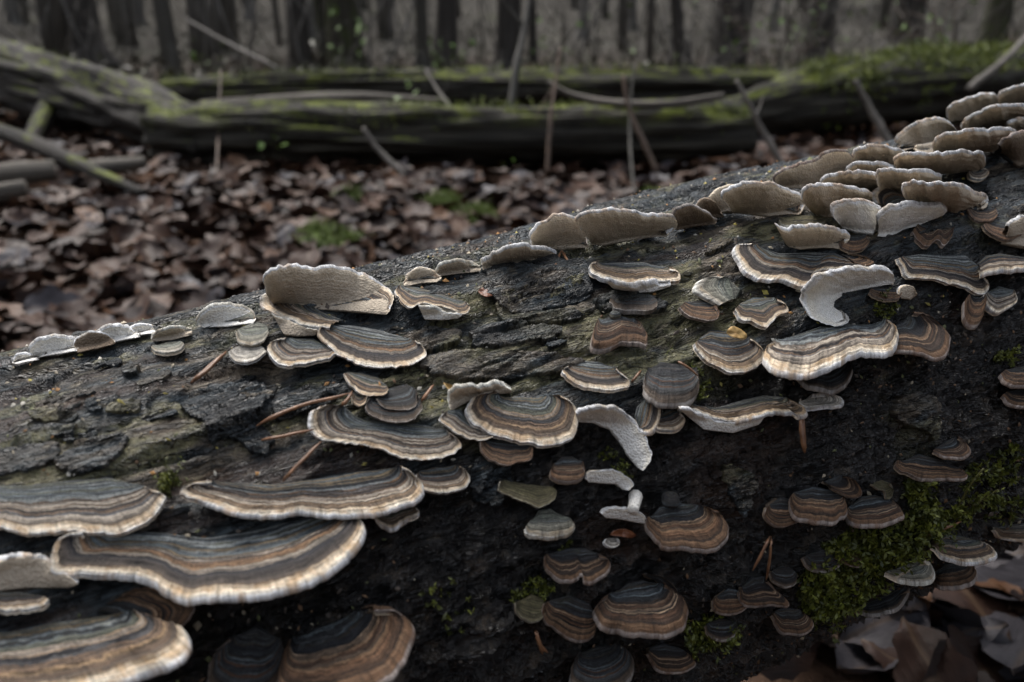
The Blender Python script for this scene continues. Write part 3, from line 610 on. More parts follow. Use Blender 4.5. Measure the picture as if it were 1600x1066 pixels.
fg('spongy rotted bracket skeleton under the flaring white one', 'rust2', 'top', [(1432,352),(1455,346),(1478,350)], [(1425,362),(1436,378),(1450,385),(1465,376),(1476,384),(1488,370),(1490,358)], dome=.3, wave=3)
fg('small rippled brown bracket under the wide two-lobed upturned one', 'rust3', 'top', [(1518,324),(1535,321),(1552,322)], [(1511,328),(1518,339),(1530,346),(1546,346),(1558,339),(1556,328)])
fg('purplish brown bracket with a striped pale one on its shoulder', 'rust0', 'top', [(1547,347),(1565,345),(1582,347)], [(1536,351),(1544,362),(1563,373),(1582,375),(1596,368)])
fg('striped bracket turned up beside a purplish brown one', 'slate4', 'under', [(1562,382),(1600,390),(1655,386)], [(1576,356),(1580,348),(1592,342),(1610,340),(1650,338)], 'ptan')
# --- mid right
fg('blue-grey striped wavy shelf with cream margin, above the bright white folded bracket', 'slate0', 'top', [(1182,386),(1219,396),(1270,394),(1305,396),(1342,413)],
   [(1174,382),(1154,384),(1147,392),(1155,411),(1171,429),(1190,437),(1219,437),(1244,447),(1258,448),(1268,439),(1268,428),(1281,422),(1311,421),(1344,419),(1352,416)], ratio=.45, dome=.1)
fg('small brown bracket peeping out behind the blue-grey wavy shelf', 'rust1', 'top', [(1310,396),(1332,400)], [(1335,411),(1352,416),(1366,412),(1362,406),(1345,399),(1328,395)])
fg('bright white folded bracket, hook-shaped underside facing out', 'white0', 'under', [(1394,444),(1370,449),(1327,457),(1306,468),(1303,478),(1318,490)],
   [(1397,437),(1391,425),(1365,420),(1327,422),(1292,429),(1266,443),(1256,465),(1258,488),(1276,502),(1305,510),(1323,504),(1325,494)], 'pwhite', alpha=62, dome=-.05)
fg('twisted cream and grey bracket above a small brown domed one', 'grey0', 'top', [(1140,442),(1160,453),(1150,468)], [(1125,435),(1110,433),(1094,439),(1086,452),(1093,460),(1106,468),(1124,477)], ratio=.7, dome=.25)
fg('small brown domed bracket below the twisted cream one', 'rust1', 'top', [(1069,473),(1091,469),(1107,473)], [(1062,480),(1072,491),(1097,500),(1117,501),(1123,493),(1115,480)], dome=.3)
fg('ruffled grey and tan bracket between the twisted cream one and the white hook', 'slate3', 'top', [(1157,474),(1177,465),(1206,465)], [(1148,484),(1159,500),(1175,503),(1184,507),(1199,512),(1206,502),(1219,491),(1231,486),(1228,478),(1214,470)], wave=3)
fg('fan bracket striped slate and tan with a yellow leaf scrap on its back', 'slate2', 'top', [(1092,530),(1108,514),(1136,516),(1163,527)], [(1085,537),(1088,547),(1097,556),(1120,574),(1145,583),(1168,582),(1190,564),(1193,551),(1184,539),(1172,531)], ratio=.6)
fg('broad S-curved striped shelf with tan margin under the white hook', 'slate1', 'top', [(1215,540),(1238,526),(1282,510),(1327,507),(1375,508)],
   [(1209,545),(1195,551),(1193,564),(1209,577),(1238,586),(1263,585),(1292,577),(1324,558),(1353,551),(1384,553),(1400,542),(1405,526),(1400,516),(1388,511)], ratio=.45, dome=.1)
fg('dark brown rounded fan bracket joined to the end of the S-curved shelf', 'rust3', 'top', [(1399,508),(1406,502),(1416,497)], [(1398,549),(1424,548),(1447,554),(1463,560),(1477,554),(1484,534),(1480,517),(1463,500),(1444,492),(1428,489)], ratio=.75)
fg('dark brown ruffled bracket with paler rim hanging below the S-curved shelf', 'dark1', 'top', [(1257,584),(1289,578),(1318,565)], [(1246,589),(1260,602),(1282,607),(1298,611),(1321,601),(1332,580),(1329,566)])
fg('long wavy bracket with white underside showing along its lower edge', 'slate4', 'top', [(1084,634),(1120,637),(1161,625),(1193,618),(1224,621)], [(1080,632),(1066,630),(1060,636),(1088,642),(1126,657),(1168,655),(1200,645),(1231,644),(1251,650),(1262,644),(1256,636),(1234,627)], ratio=.4, dome=.08,
   more=[('white0', 'under', [(1076,652),(1100,672),(1145,677),(1185,664)], [(1063,640),(1090,645),(1126,660),(1168,658),(1195,648)], 'pwhite', {'ratio': .4})])
fg('narrow white tongue-shaped bracket pointing out from the end of the long wavy one', 'white0', 'top', [(1251,627),(1263,621)], [(1248,630),(1263,637),(1282,634),(1302,634),(1314,633),(1318,627),(1310,619),(1289,615),(1270,616)], 'pwhite', ratio=.5)
# --- centre
fg('pale grey bracket with cream edge and white ruffled underside, high on the bark', 'slate4', 'top', [(938,413),(970,409),(1005,409),(1040,420)], [(931,411),(921,413),(921,423),(935,434),(963,440),(989,444),(1014,439),(1040,441),(1058,441),(1065,434),(1062,427),(1046,422)], ratio=.45,
   more=[('white0', 'under', [(960,452),(990,458),(1020,457),(1042,448)], [(948,440),(965,443),(989,447),(1014,443),(1048,444)], 'pwhite')])
fg('grey crusty bracket flat on the bark below the pale cream-edged one', 'dark0', 'top', [(956,463),(975,459),(1010,465)], [(952,472),(962,482),(990,486),(1015,485),(1027,478)], dome=.3)
fg('brown pleated bracket like a small curtain with a knob on top', 'rust2', 'top', [(935,503),(960,492),(982,503)], [(927,517),(925,533),(925,546),(944,547),(970,536),(995,536),(1008,541),(1011,532),(996,516)], dome=.3, ratio=.7)
fg('small striped slate bracket with neat pale edge, below the brown pleated one', 'slate0', 'top', [(893,571),(912,563),(935,565),(957,575)], [(888,573),(879,577),(880,585),(896,597),(925,606),(957,609),(979,605),(985,598),(976,588),(962,577)], ratio=.55)
fg('dark hanging fan bracket with black bands, a needle lying on it', 'dark0', 'top', [(1013,580),(1033,565),(1059,568),(1080,580)], [(1007,590),(1006,609),(1017,622),(1037,632),(1059,632),(1084,622),(1092,603),(1089,586)], ratio=.8, dome=.2)
fg('round striped blue-grey bracket, a full disc with a pale tan rim', 'slate3', 'top', [(782,622),(815,618),(848,621)], [(770,612),(748,617),(735,626),(728,640),(731,652),(753,670),(785,683),(824,692),(852,696),(878,692),(899,679),(903,666),(904,650),(896,632),(876,620)], ratio=.62, dome=.12)
fg('smaller striped bracket tucked under the side of the round blue-grey disc', 'slate1', 'top', [(701,641),(721,637),(735,654),(757,670)], [(694,645),(687,656),(699,667),(721,681),(750,688),(770,683)], ratio=.5)
fg('rust-brown bracket in the shade directly below the round blue-grey disc', 'rust1', 'top', [(760,688),(788,685),(824,694)], [(750,690),(753,704),(763,716),(785,726),(808,724),(830,716),(833,702)], ratio=.55)
fg('small bracket with black and tan stripes between the long shelf and the double-waved bracket', 'slate2', 'top', [(657,736),(680,728),(710,727)], [(651,741),(650,757),(668,768),(700,769),(725,762),(735,750),(729,736),(718,729)], ratio=.5)
fg('wide double-waved bracket with tan margin, below the stack of dark scales', 'slate1', 'top', [(540,637),(555,648),(580,656),(620,658),(660,662),(692,671)],
   [(530,633),(508,633),(491,641),(485,657),(490,677),(508,688),(533,691),(571,696),(600,704),(629,715),(661,718),(693,714),(717,704),(721,696),(715,686),(702,676)], ratio=.45)
fg('small pale-rimmed bracket over the stack of dark scales', 'slate3', 'top', [(545,582),(565,582),(591,589),(602,600)], [(537,584),(543,597),(559,612),(578,618),(600,616),(607,609)])
fg('stack of dark grey scale-like brackets between the striped shelf and the double-waved one', 'dark0', 'top', [(585,622),(603,606),(629,599),(643,604)], [(577,622),(570,636),(578,648),(603,658),(629,660),(651,652),(660,636),(652,613)],
   more=[('dark1', 'top', [(590,620),(615,603),(635,600)], [(588,624),(600,636),(625,641),(650,634),(652,615)], None, {'dome': .2}), ('slate3', 'top', [(556,612),(565,612)], [(549,616),(552,628),(562,635),(571,630),(574,620)])])
fg('lichen-green worn bracket standing behind the round blue-grey disc', 'grey0', 'under', [(712,638),(753,620),(798,614)], [(703,638),(702,622),(712,610),(732,604),(757,607),(776,601),(799,609)], 'ptan')
fg('drooping white crescent bracket, underside out, touching the round blue-grey disc', 'white0', 'under', [(904,660),(926,662),(951,672),(964,688),(977,710),(994,729)], [(902,649),(916,641),(945,638),(967,643),(989,659),(1009,681),(1017,705),(1016,723),(1005,735)], 'pwhite', alpha=68, dome=-.05)
fg('upright striped fan bracket behind the drooping white crescent', 'slate0', 'top', [(996,664),(990,650),(993,637),(1005,627)], [(1006,675),(1018,674),(1027,664),(1032,645),(1029,627),(1021,617)], ratio=.8)
fg('small dark-striped bracket between the drooping white crescent and the long wavy one', 'slate2', 'top', [(1030,648),(1044,637),(1054,641)], [(1024,668),(1034,673),(1050,673),(1064,668),(1071,656),(1062,645)], ratio=.7)
fg('tiny cone-shaped bracket with brown bands alone on the black wood', 'rust2', 'top', [(866,726),(878,713),(894,713),(906,722)], [(861,733),(860,744),(870,751),(885,753),(902,751),(913,743),(911,730)], dome=.3, ratio=.7)
fg('small white kidney-shaped bracket below the drooping white crescent', 'white0', 'under', [(919,754),(935,756),(961,757),(972,765)], [(916,749),(922,739),(945,734),(967,737),(986,748),(991,759),(984,766)], 'pwhite')
fg('tiny pale flat cap on a short stalk, beside the knobbed rust bracket', 'white0', 'under', [(947,810),(967,812),(1000,818)], [(940,803),(946,797),(967,794),(993,798),(1009,808),(1010,816)], 'pwhite')
fg('cup-like grey-green bracket with thick cream rim under an olive one', 'grey0', 'top', [(834,812),(841,797),(859,794),(878,808)], [(820,826),(822,833),(836,837),(859,839),(884,835),(897,826),(895,819)], edge=.003, dome=.25, more=[('white0', 'under', [(835,840),(860,842),(885,838)], [(822,834),(840,838),(862,839),(884,836)], 'pwhite')])
fg('olive-green withered bracket above the cup-like grey-green one', 'olive0', 'top', [(790,750),(824,756),(862,760)], [(782,752),(780,767),(798,777),(824,786),(842,793),(864,783),(870,768)])
fg('tiny round white cap stuck to the black wood', 'white0', 'top', [(953,841),(960,841)], [(947,842),(943,848),(948,854),(957,856),(966,853),(968,847),(964,842)], dome=.4)
fg('rust-banded bracket with a grey knob on its back, among the black rotten wood', 'rust0', 'top', [(1018,808),(1030,791),(1049,783),(1080,789)], [(1008,812),(1012,826),(1030,847),(1040,855),(1067,854),(1097,860),(1121,855),(1137,839),(1138,823),(1129,807),(1112,797)], ratio=.65)
fg('rust bracket split into two fans like an open clam', 'rust3', 'top', [(858,866),(885,856),(914,856),(930,866)], [(851,869),(853,885),(863,898),(880,906),(902,903),(908,896),(912,908),(922,910),(939,902),(953,889),(951,878),(936,870)], ratio=.6)
fg('rust-edged bracket fused to the side of the large domed brown one', 'rust1', 'top', [(860,938),(890,928),(920,940),(926,952)], [(851,943),(847,957),(855,973),(874,989),(898,1001),(920,999),(930,988),(933,978)], ratio=.6)
fg('large domed brown bracket with slate rings and a knob at its top', 'rust2', 'top', [(958,930),(981,911),(1003,906),(1027,915)], [(948,935),(932,946),(928,960),(939,979),(971,988),(1008,991),(1040,991),(1062,984),(1074,965),(1072,946),(1057,932),(1038,919)], ratio=.62, dome=.2,
   more=[('dark1', 'top', [(1012,902),(1024,908),(1035,918)], [(1005,897),(1030,899),(1048,910),(1058,922),(1062,934)])])
fg('dark domed bracket with a pale edge below the large domed brown one', 'dark0', 'top', [(908,1021),(930,1008),(955,1009)], [(899,1028),(893,1048),(896,1072),(925,1085),(960,1080),(985,1060),(991,1040),(985,1022),(970,1012)], ratio=.65, dome=.2)
fg('frilled brown bracket beside the dark domed one with a pale edge', 'rust3', 'top', [(1014,1012),(1035,1004),(1062,1012)], [(1012,1022),(1022,1040),(1030,1048),(1045,1052),(1073,1048),(1087,1038),(1082,1028)], wave=3)
fg('small olive scrap of bracket beside the rust-edged fused one', 'olive0', 'top', [(814,938),(831,928),(848,936)], [(805,942),(808,958),(824,972),(842,971),(852,960)])
# --- lower right
RG = None
fg('middle of three fused rust-edged brackets, grey-ringed dome, above the moss', 'rust0', 'top', [(1241,770),(1270,759),(1300,765),(1313,774)], [(1234,778),(1235,795),(1246,809),(1270,814),(1304,816),(1312,808),(1322,805),(1324,794),(1319,780)], ratio=.6)
fg('smallest of three fused rust-edged brackets above the moss', 'rust1', 'top', [(1203,788),(1219,776),(1234,780)], [(1198,793),(1195,806),(1206,819),(1222,824),(1248,816)], ratio=.6)
fg('outer of three fused rust-edged brackets, with a pointed end over the moss', 'rust2', 'top', [(1328,792),(1344,776),(1364,772),(1386,779)], [(1321,800),(1327,815),(1354,820),(1388,816),(1408,809),(1413,802),(1398,788)], ratio=.55)
fg('dark striped bracket curling behind the three fused rust-edged ones', 'rust3', 'top', [(1286,752),(1296,746),(1310,743)], [(1300,763),(1318,774),(1335,779),(1346,774),(1345,763),(1336,752),(1322,745)])
fg('small olive ear-shaped bracket near the three fused rust-edged ones', 'olive0', 'top', [(1366,754),(1378,750),(1388,754)], [(1362,758),(1372,765),(1384,768),(1386,780),(1393,778),(1396,766),(1392,756)])
fg('tan-edged bracket with dark centre below the green plate of bark', 'rust1', 'top', [(1408,722),(1434,709),(1470,718),(1492,730)], [(1401,720),(1401,731),(1424,744),(1447,748),(1482,748),(1504,749),(1512,743),(1503,735)], ratio=.5)
fg('small brown double bracket above the tan-edged one below the green plate', 'rust2', 'top', [(1462,700),(1476,690),(1490,684)], [(1458,705),(1478,714),(1504,714),(1516,706),(1512,696),(1498,683)])
fg('grey and tan bracket jutting over the leaf litter, upper of a pair', 'slate3', 'top', [(1462,850),(1476,836),(1505,838),(1526,846)], [(1455,854),(1473,869),(1499,877),(1525,879),(1550,874),(1557,863),(1546,853),(1530,848)], ratio=.55)
fg('brown bracket jutting over the leaf litter, lower of a pair', 'rust0', 'top', [(1462,893),(1476,882),(1512,879)], [(1457,904),(1466,914),(1480,916),(1499,915),(1518,908),(1526,895),(1521,882)], ratio=.6)
fg('greenish white banded bracket growing out of the moss', 'grey0', 'top', [(1396,890),(1421,878),(1438,874)], [(1382,896),(1401,905),(1434,911),(1452,908),(1460,895),(1456,882),(1444,873)], ratio=.55)
fg('dim dark bracket on the underside of the log, lowest below the moss', 'dark1', 'top', [(1343,946),(1382,930),(1408,918)], [(1334,953),(1352,957),(1375,958),(1401,949),(1417,931),(1421,920)], ratio=.5)
fg('rippled brown bracket under a pair of hanging needles', 'rust3', 'top', [(1160,916),(1172,900),(1190,900)], [(1155,925),(1158,942),(1175,948),(1209,946),(1229,948),(1233,941),(1216,926),(1200,909)], ratio=.6)
fg('small striped bracket touching the rippled one under the hanging needles', 'rust0', 'top', [(1122,930),(1138,918),(1154,922)], [(1114,938),(1116,951),(1128,959),(1151,958),(1167,949)], ratio=.6)
fg('small bracket with orange edge, lowest below the rippled one', 'rust2', 'top', [(1211,954),(1226,948),(1246,952)], [(1206,962),(1214,979),(1223,988),(1253,991),(1269,982),(1270,971),(1257,959)], ratio=.65)
fg('dark low bracket half sunk in the moss below the three fused ones', 'dark0', 'top', [(1262,866),(1285,858),(1303,858)], [(1254,872),(1262,886),(1278,892),(1297,892),(1312,884)], more=[('rust3', 'top', [(1303,861),(1312,856),(1322,856)], [(1304,872),(1318,880),(1341,886),(1347,877),(1334,860)])])
fg('dark knobbly bracket below the hanging needles', 'dark1', 'top', [(1208,890),(1222,884),(1236,888)], [(1203,896),(1210,910),(1228,917),(1243,912),(1247,900)])
fg('dark brown scrap of bracket low on the log near the small striped one', 'dark1', 'top', [(1108,972),(1125,965),(1145,968)], [(1102,978),(1108,992),(1128,1000),(1146,994),(1154,980)])
fg('frilled grey bracket with a pale edge hanging over the leaf litter', 'slate4', 'top', [(1560,823),(1600,818),(1640,820)], [(1553,829),(1562,840),(1585,844),(1600,846),(1645,848)], ratio=.4)
fg('brown-striped double bracket on the flank above the tan-edged one', 'rust1', 'top', [(1572,578),(1600,572),(1640,572)], [(1563,585),(1570,597),(1590,603),(1610,604),(1650,604)], more=[('rust3', 'top', [(1576,612),(1600,606),(1640,606)], [(1566,618),(1576,628),(1596,634),(1650,636)])])
fg('small grey round bracket near the tip of the bright white hook', 'slate4', 'under', [(1408,467),(1422,470),(1432,462)], [(1404,460),(1408,449),(1418,445),(1428,449),(1433,459)], 'ptan')
fg('thin brown bracket beneath the tip of the bright white hook', 'rust1', 'top', [(1362,450),(1384,449),(1402,453)], [(1358,456),(1368,463),(1386,468),(1404,467),(1409,459)])
fg('ridged blue-grey bracket fused with a paler one at its end', 'slate0', 'top', [(1412,401),(1435,396),(1474,400),(1508,399),(1523,411)], [(1403,404),(1408,414),(1414,427),(1427,434),(1452,436),(1480,441),(1514,451),(1525,458),(1539,458),(1546,449),(1540,439),(1531,428)], ratio=.45, dome=.1)
fg('pale bracket fused with the end of the ridged blue-grey one', 'slate2', 'top', [(1526,412),(1540,400),(1562,396),(1600,402),(1630,404)], [(1532,429),(1548,424),(1576,422),(1600,420),(1635,416)], 'ptan', ratio=.4)
fg('crumpled grey-brown clump of small brackets below the ridged and pale fused pair', 'slate1', 'top', [(1545,455),(1560,447),(1578,452)], [(1536,462),(1544,480),(1558,490),(1572,484),(1588,472),(1586,458)], wave=4)
fg('reddish brown crumpled bracket below the ridged blue-grey one', 'rust0', 'top', [(1512,465),(1522,460),(1532,464)], [(1506,472),(1506,495),(1514,508),(1526,510),(1534,498),(1537,478)], wave=4, dome=.3)
# --- left crest
WG = 'white lumpy brackets on the left crest'
fg('largest of the white lumpy brackets in a row along the crest', 'white0', 'under', [(60,559),(96,555),(120,549)], [(51,555),(46,544),(57,534),(86,526),(116,530),(123,541)], 'pwhite')
fg('white-rimmed bracket with a brown hollow in the white row on the crest', 'white0', 'under', [(122,552),(153,547),(180,538)], [(120,549),(116,537),(128,524),(147,519),(166,523),(180,535)], 'pdark')
fg('white lumpy bracket overlapping behind the brown-hollowed one', 'white0', 'under', [(180,536),(204,531),(220,527)], [(153,519),(169,510),(198,511),(218,523)], 'pwhite')
fg('small white bracket at the upper end of the white row on the crest', 'white0', 'under', [(212,527),(240,521)], [(201,513),(217,508),(236,511),(244,519)], 'pwhite')
fg('tiny white bracket at the lower end of the white row on the crest', 'white0', 'under', [(28,569),(62,563)], [(19,567),(26,556),(40,553),(56,557)], 'pwhite')
fg('greenish white rounded bracket standing alone on the crest', 'grey0', 'under', [(322,512),(357,513),(394,506)], [(313,509),(309,501),(319,485),(338,477),(367,478),(392,487),(400,498)], 'pwhite')
fg('flat grey-green crust of lichen-like brackets beside the white row', 'grey0', 'top', [(246,540),(262,534),(278,534)], [(236,543),(244,549),(262,551),(280,546),(288,538)], wave=3,
   more=[('grey0', 'under', [(240,534),(270,532),(300,524)], [(236,530),(250,518),(275,514),(300,518)], 'ptan')])
fg('pale crumpled cluster of small lobes beside the saddle-shaped bracket', 'grey0', 'top', [(380,510),(400,500),(416,508)], [(368,520),(374,535),(392,540),(412,534),(420,520)], wave=3,
   more=[('white0', 'top', [(370,542),(390,536),(408,540)], [(357,550),(366,563),(385,566),(402,560),(416,550)], None, {'wave': 3})])
# stems and knobs that belong to single brackets
KNOB = {'rust-banded bracket with a grey knob on its back, among the black rotten wood': (1048, 781, 14, 'dark1'), 'brown pleated bracket like a small curtain with a knob on top': (961, 493, 9, 'slate4'),
        'large domed brown bracket with slate rings and a knob at its top': (988, 918, 6, 'slate2')}
def ball(me_name, c, r, squash=0.8, seed=0):
    nu, nv = 20, 12; th = np.linspace(0, 2 * np.pi, nu, endpoint=False); ph = np.linspace(0.02, np.pi - 0.02, nv)
    T_, P_ = np.meshgrid(th, ph); rr = r * (1 + 0.15 * fbm(np.cos(T_) * 1.5 + seed, np.cos(P_) * 1.5 + np.sin(T_), seed, 3))
    V = np.stack([np.cos(T_) * np.sin(P_) * rr, np.sin(T_) * np.sin(P_) * rr, np.cos(P_) * rr * squash], -1).reshape(-1, 3) + c
    fz = np.stack([T_ * r * 100, P_ / np.pi * 0.9, 0 * T_ + seed], -1).reshape(-1, 3)
    return mesh_np(me_name, V, grid_faces(nv, nu, True, flip=True), True, {'fz': ('FLOAT_VECTOR', fz)})
def tube_np(pts, rads, sides=8, name='tube', jitter=0.0, seed=0, attrs=False):
    pts = np.asarray(pts, float); m = len(pts); rads = np.broadcast_to(rads, (m,))
    tan = np.gradient(pts, axis=0); tan /= np.linalg.norm(tan, axis=1, keepdims=True) + 1e-12
    ref = np.array([0, 0, 1.0]) if abs(tan[:, 2]).mean() < 0.8 else np.array([0, 1.0, 0])
    a = np.cross(tan, ref); a /= np.linalg.norm(a, axis=1, keepdims=True) + 1e-12; b = np.cross(a, tan)
    th = np.linspace(0, 2 * np.pi, sides, endpoint=False)
    rr = rads[:, None] * (1 + jitter * vn(np.arange(m)[:, None] * 0.37 + seed, th[None] * 1.7, seed))
    V = pts[:, None] + rr[..., None] * (np.cos(th)[None, :, None] * a[:, None] + np.sin(th)[None, :, None] * b[:, None])
    V = np.concatenate([V.reshape(-1, 3), pts[:1], pts[-1:]])
    Q = grid_faces(m, sides, True)
    j = np.arange(sides); j2 = (j + 1) % sides
    caps = np.concatenate([np.stack([np.full(sides, m * sides), j2, j, np.full(sides, m * sides)], -1), np.stack([np.full(sides, m * sides + 1), (m - 1) * sides + j, (m - 1) * sides + j2, np.full(sides, m * sides + 1)], -1)])
    return V, Q, caps[:, :3]
def mesh_mix(name, V, Q, T3, smooth=True, attrs=None):
    me = bpy.data.meshes.new(name); V = np.asarray(V, np.float32)
    Q = np.asarray(Q, np.int32).reshape(-1, 4); T3 = np.asarray(T3, np.int32).reshape(-1, 3)
    me.vertices.add(len(V)); me.vertices.foreach_set('co', V.ravel())
    lp = np.concatenate([Q.ravel(), T3.ravel()]); me.loops.add(len(lp)); me.loops.foreach_set('vertex_index', lp)
    tot = np.concatenate([np.full(len(Q), 4), np.full(len(T3), 3)]).astype(np.int32); st = np.concatenate([[0], np.cumsum(tot)[:-1]]).astype(np.int32)
    me.polygons.add(len(tot)); me.polygons.foreach_set('loop_start', st); me.polygons.foreach_set('loop_total', tot)
    if smooth: me.polygons.foreach_set('use_smooth', np.ones(len(tot), dtype=bool))
    for an, (ty, dat) in (attrs or {}).items():
        a = me.attributes.new(an, ty, 'POINT'); a.data.foreach_set({'FLOAT': 'value', 'FLOAT_VECTOR': 'vector', 'FLOAT_COLOR': 'color'}[ty], np.asarray(dat, np.float32).ravel())
    me.update(); me.validate(); return me
for i, (label, lobes, group) in enumerate(FUNGI):
    b0 = np.mean(lobes[0][2], axis=0); t0, d0 = log_hit([b0]); loc = CAM + d0[0] * t0[0]
    root = empty('bracket_fungus', loc); tag(root, label, 'bracket fungus', group); bpy.context.view_layer.update()
    for k, (mat, kind, base, rim, pore, kw) in enumerate(lobes):
        if pore is None: pore = 'pwhite' if mat.startswith('white') else ('pdark' if mat[:4] in ('rust', 'dark', 'oliv') else 'ptan')
        lobe(root, kind, base, rim, mat, pore, 200 + i * 13 + k * 5, **kw)
    if label in KNOB:
        kx, ky, kr, km = KNOB[label]; t, d = log_hit([(kx, ky)]); r = kr * t[0] / F
        link('knob', ball('knob', CAM + d[0] * (t[0] - r * 0.8), r, 0.85, i), root, MAT[km])
    if label.startswith('tiny pale flat cap'):
        t, d = log_hit([(993, 776)]); t2, d2 = log_hit([(989, 798)])
        V, Qd, T3 = tube_np(catmull([CAM + d[0] * (t[0] + .002), CAM + d[0] * (t[0] - .002) + np.array([0, 0, -.001]), CAM + d2[0] * (t2[0] - 0.006)], 10), np.linspace(.0022, .0016, 10), 10)
        link('stalk', mesh_mix('stalk', V, Qd, T3, True, {'fz': ('FLOAT_VECTOR', np.tile([1.0, .7, 3.0], (len(V), 1)))}), root, MAT['pwhite'])
BOXES = []
for _l, lobes, _g in FUNGI:
    for lb in lobes:
        pp = np.array(list(lb[2]) + list(lb[3]), float); BOXES.append((pp.min(0), pp.max(0)))
# small broken flakes between the big plates
fr2 = random.Random(42); cnt = 0
while cnt < 30:
    fx = fr2.uniform(0, 1560); top_ = 560 - 0.262 * fx + 14; bot_ = 745 - 0.235 * fx if fx < 650 else 640 - 0.16 * (fx - 650)
    if bot_ - top_ < 12: continue
    fy = fr2.uniform(top_, bot_); L_ = fr2.uniform(14, 36); W_ = fr2.uniform(5, 11); sl_a = -0.26 + fr2.gauss(0, .12); ca, sa_ = math.cos(sl_a), math.sin(sl_a)
    poly = []
    for k in range(9):
        a_ = k / 9 * 6.283; rr2 = fr2.uniform(.65, 1.2); ex_, ey_ = math.cos(a_) * L_ * rr2, math.sin(a_) * W_ * rr2
        poly.append((fx + ex_ * ca - ey_ * sa_, fy + ex_ * sa_ + ey_ * ca))
    pa = np.array(poly); lo_, hi_ = pa.min(0) - 4, pa.max(0) + 4
    if log_miss(pa).any() or any((lo_ < b1).all() and (hi_ > b0_).all() for b0_, b1 in BOXES): continue
    bark_plate(poly, fr2.uniform(.0009, .0022), fr2.choice([0, 0, .1, .3, .6, .9, 1.0]), 900 + cnt * 3, 44, 7); cnt += 1

# ------------------------------------------------------------------ pine needles and scraps on the log
def simple_mat(name, c1, c2, scale=40, rough=0.5, bump=0.4, bd=0.001, spec=0.5, c3=None, st=(1, 1, 1)):
    n = N(name); tc = n.n('ShaderNodeTexCoord'); v = n.vmul(tc.outputs['Object'], st)
    f = n.noise(v, scale, 5, 0.6)
    stops = [(0.3, c1), (0.62, c2)] + ([(0.8, c3)] if c3 else [])
    return n.fin(n.ramp(f, stops), rough, n.bump(n.noise(v, scale * 3, 4, 0.6), bump, bd), spec)
NEEDLE = simple_mat('dead_needle', (0.09, 0.04, 0.02), (0.21, 0.105, 0.052), 300, 0.4, 0.3, 0.0004, c3=(0.36, 0.20, 0.10))
LEAFBIT = simple_mat('leaf_scrap', (0.22, 0.12, 0.03), (0.40, 0.26, 0.09), 200, 0.5, 0.3, 0.0005)
def lifted(P, lift):
    t, d = log_hit(P); t = t - np.asarray(lift); return CAM + d * t[:, None]
NEED = [
 ('orange pine needle pair lying on the bark below the greenish white bracket', [[(298,598),(322,580),(354,549)], [(300,598),(330,570),(353,552)]], .0012, .0028, None),
 ('longest reddish pine needle, lying beside the double-waved bracket', [[(400,666),(430,650),(476,632),(520,622),(549,614)], [(534,634),(545,622),(550,612)]], .0011, .004, None),
 ('short orange needle pointing at the rounded end of the double-waved bracket', [[(408,688),(450,680),(490,671)]], .0009, .0035, None),
 ('needle resting on the back of the long white-tipped shelf', [[(442,752),(470,722),(502,690)]], .0010, .010, None),
 ('short reddish needle beside the stack of dark scales', [[(658,628),(678,601)]], .0010, .003, None),
 ('V-shaped pair of pale brown needles standing at the crest', [[(862,429),(877,392)], [(877,391),(895,420)]], .0010, .0025, None),
 ('thin orange needle across the dark hanging fan bracket', [[(1057,564),(1075,574),(1091,588)]], .0007, .012, None),
 ('short pale needle tip touching the small striped slate bracket', [[(986,598),(1002,579)]], .0008, .004, None),
 ('flat brown needle hanging straight down below the white tongue bracket', [[(1252,650),(1254,680),(1257,708)]], .0017, .006, None),
 ('pair of reddish needles hanging above the rippled brown bracket', [[(1203,838),(1190,865),(1176,892)], [(1205,838),(1203,870),(1197,907)]], .0009, .008, None),
 ('pale forked stem hanging beside the dark domed bracket', [[(837,986),(842,1005),(848,1022)], [(836,984),(846,1010),(856,1020)]], .0011, .006, None),
 ('broken brown needle lying on the moss above the jutting pair', [[(1440,840),(1470,828),(1502,815)]], .0011, .006, None)]
for label, strands, r, lift, grp in NEED:
    t, d = log_hit([strands[0][0]]); root = empty('pine_needle', CAM + d[0] * t[0]); tag(root, label, 'pine needle'); bpy.context.view_layer.update()
    for st in strands:
        m = 14; px = catmull(np.array(st, float), m); lf = lift + 0.001 * np.sin(np.linspace(0, 3.1, m))
        lf[:2] = np.minimum(lf[:2], 0.0015)
        P = lifted(px, lf); rr = 0.5 * r * np.minimum(1, np.minimum(np.linspace(0.35, 6, m), np.linspace(4, 0.3, m)))
        V, Qd, T3 = tube_np(P, rr, 7, jitter=.25, seed=len(label))
        link('needle', mesh_mix('needle', V, Qd, T3), root, NEEDLE)
def scrap(name, label, cat, poly, lift, mat, curl=0.002, seed=0):
    nu = 40; rim = catmull(np.array(poly, float), nu, True); cen = rim.mean(0); V = []
    for sgn in (0, 1):
        for f in (0.02, .35, .7, 1.0):
            px = cen + (rim - cen) * f
            V.append(lifted(px, lift + curl * f * f * np.sin(np.linspace(0, 9.4, nu)) + sgn * -0.0005 + 0.0006 * vn(px[:, 0] / 6, px[:, 1] / 6, seed)))
    V = np.array(V); n4 = 4
    q1 = grid_faces(4, nu, True); q2 = grid_faces(4, nu, True, flip=True) + 4 * nu
    j = np.arange(nu); j2 = (j + 1) % nu; q3 = np.stack([3 * nu + j, 3 * nu + j2, 7 * nu + j2, 7 * nu + j], -1)
    o = link(name, mesh_np(name, V.reshape(-1, 3), np.concatenate([q1, q2, q3]), True), None, mat); return tag(o, label, cat)
LEAFRED = simple_mat('red_leaf_scrap', (0.10, 0.03, 0.012), (0.20, 0.075, 0.03), 200, 0.4)
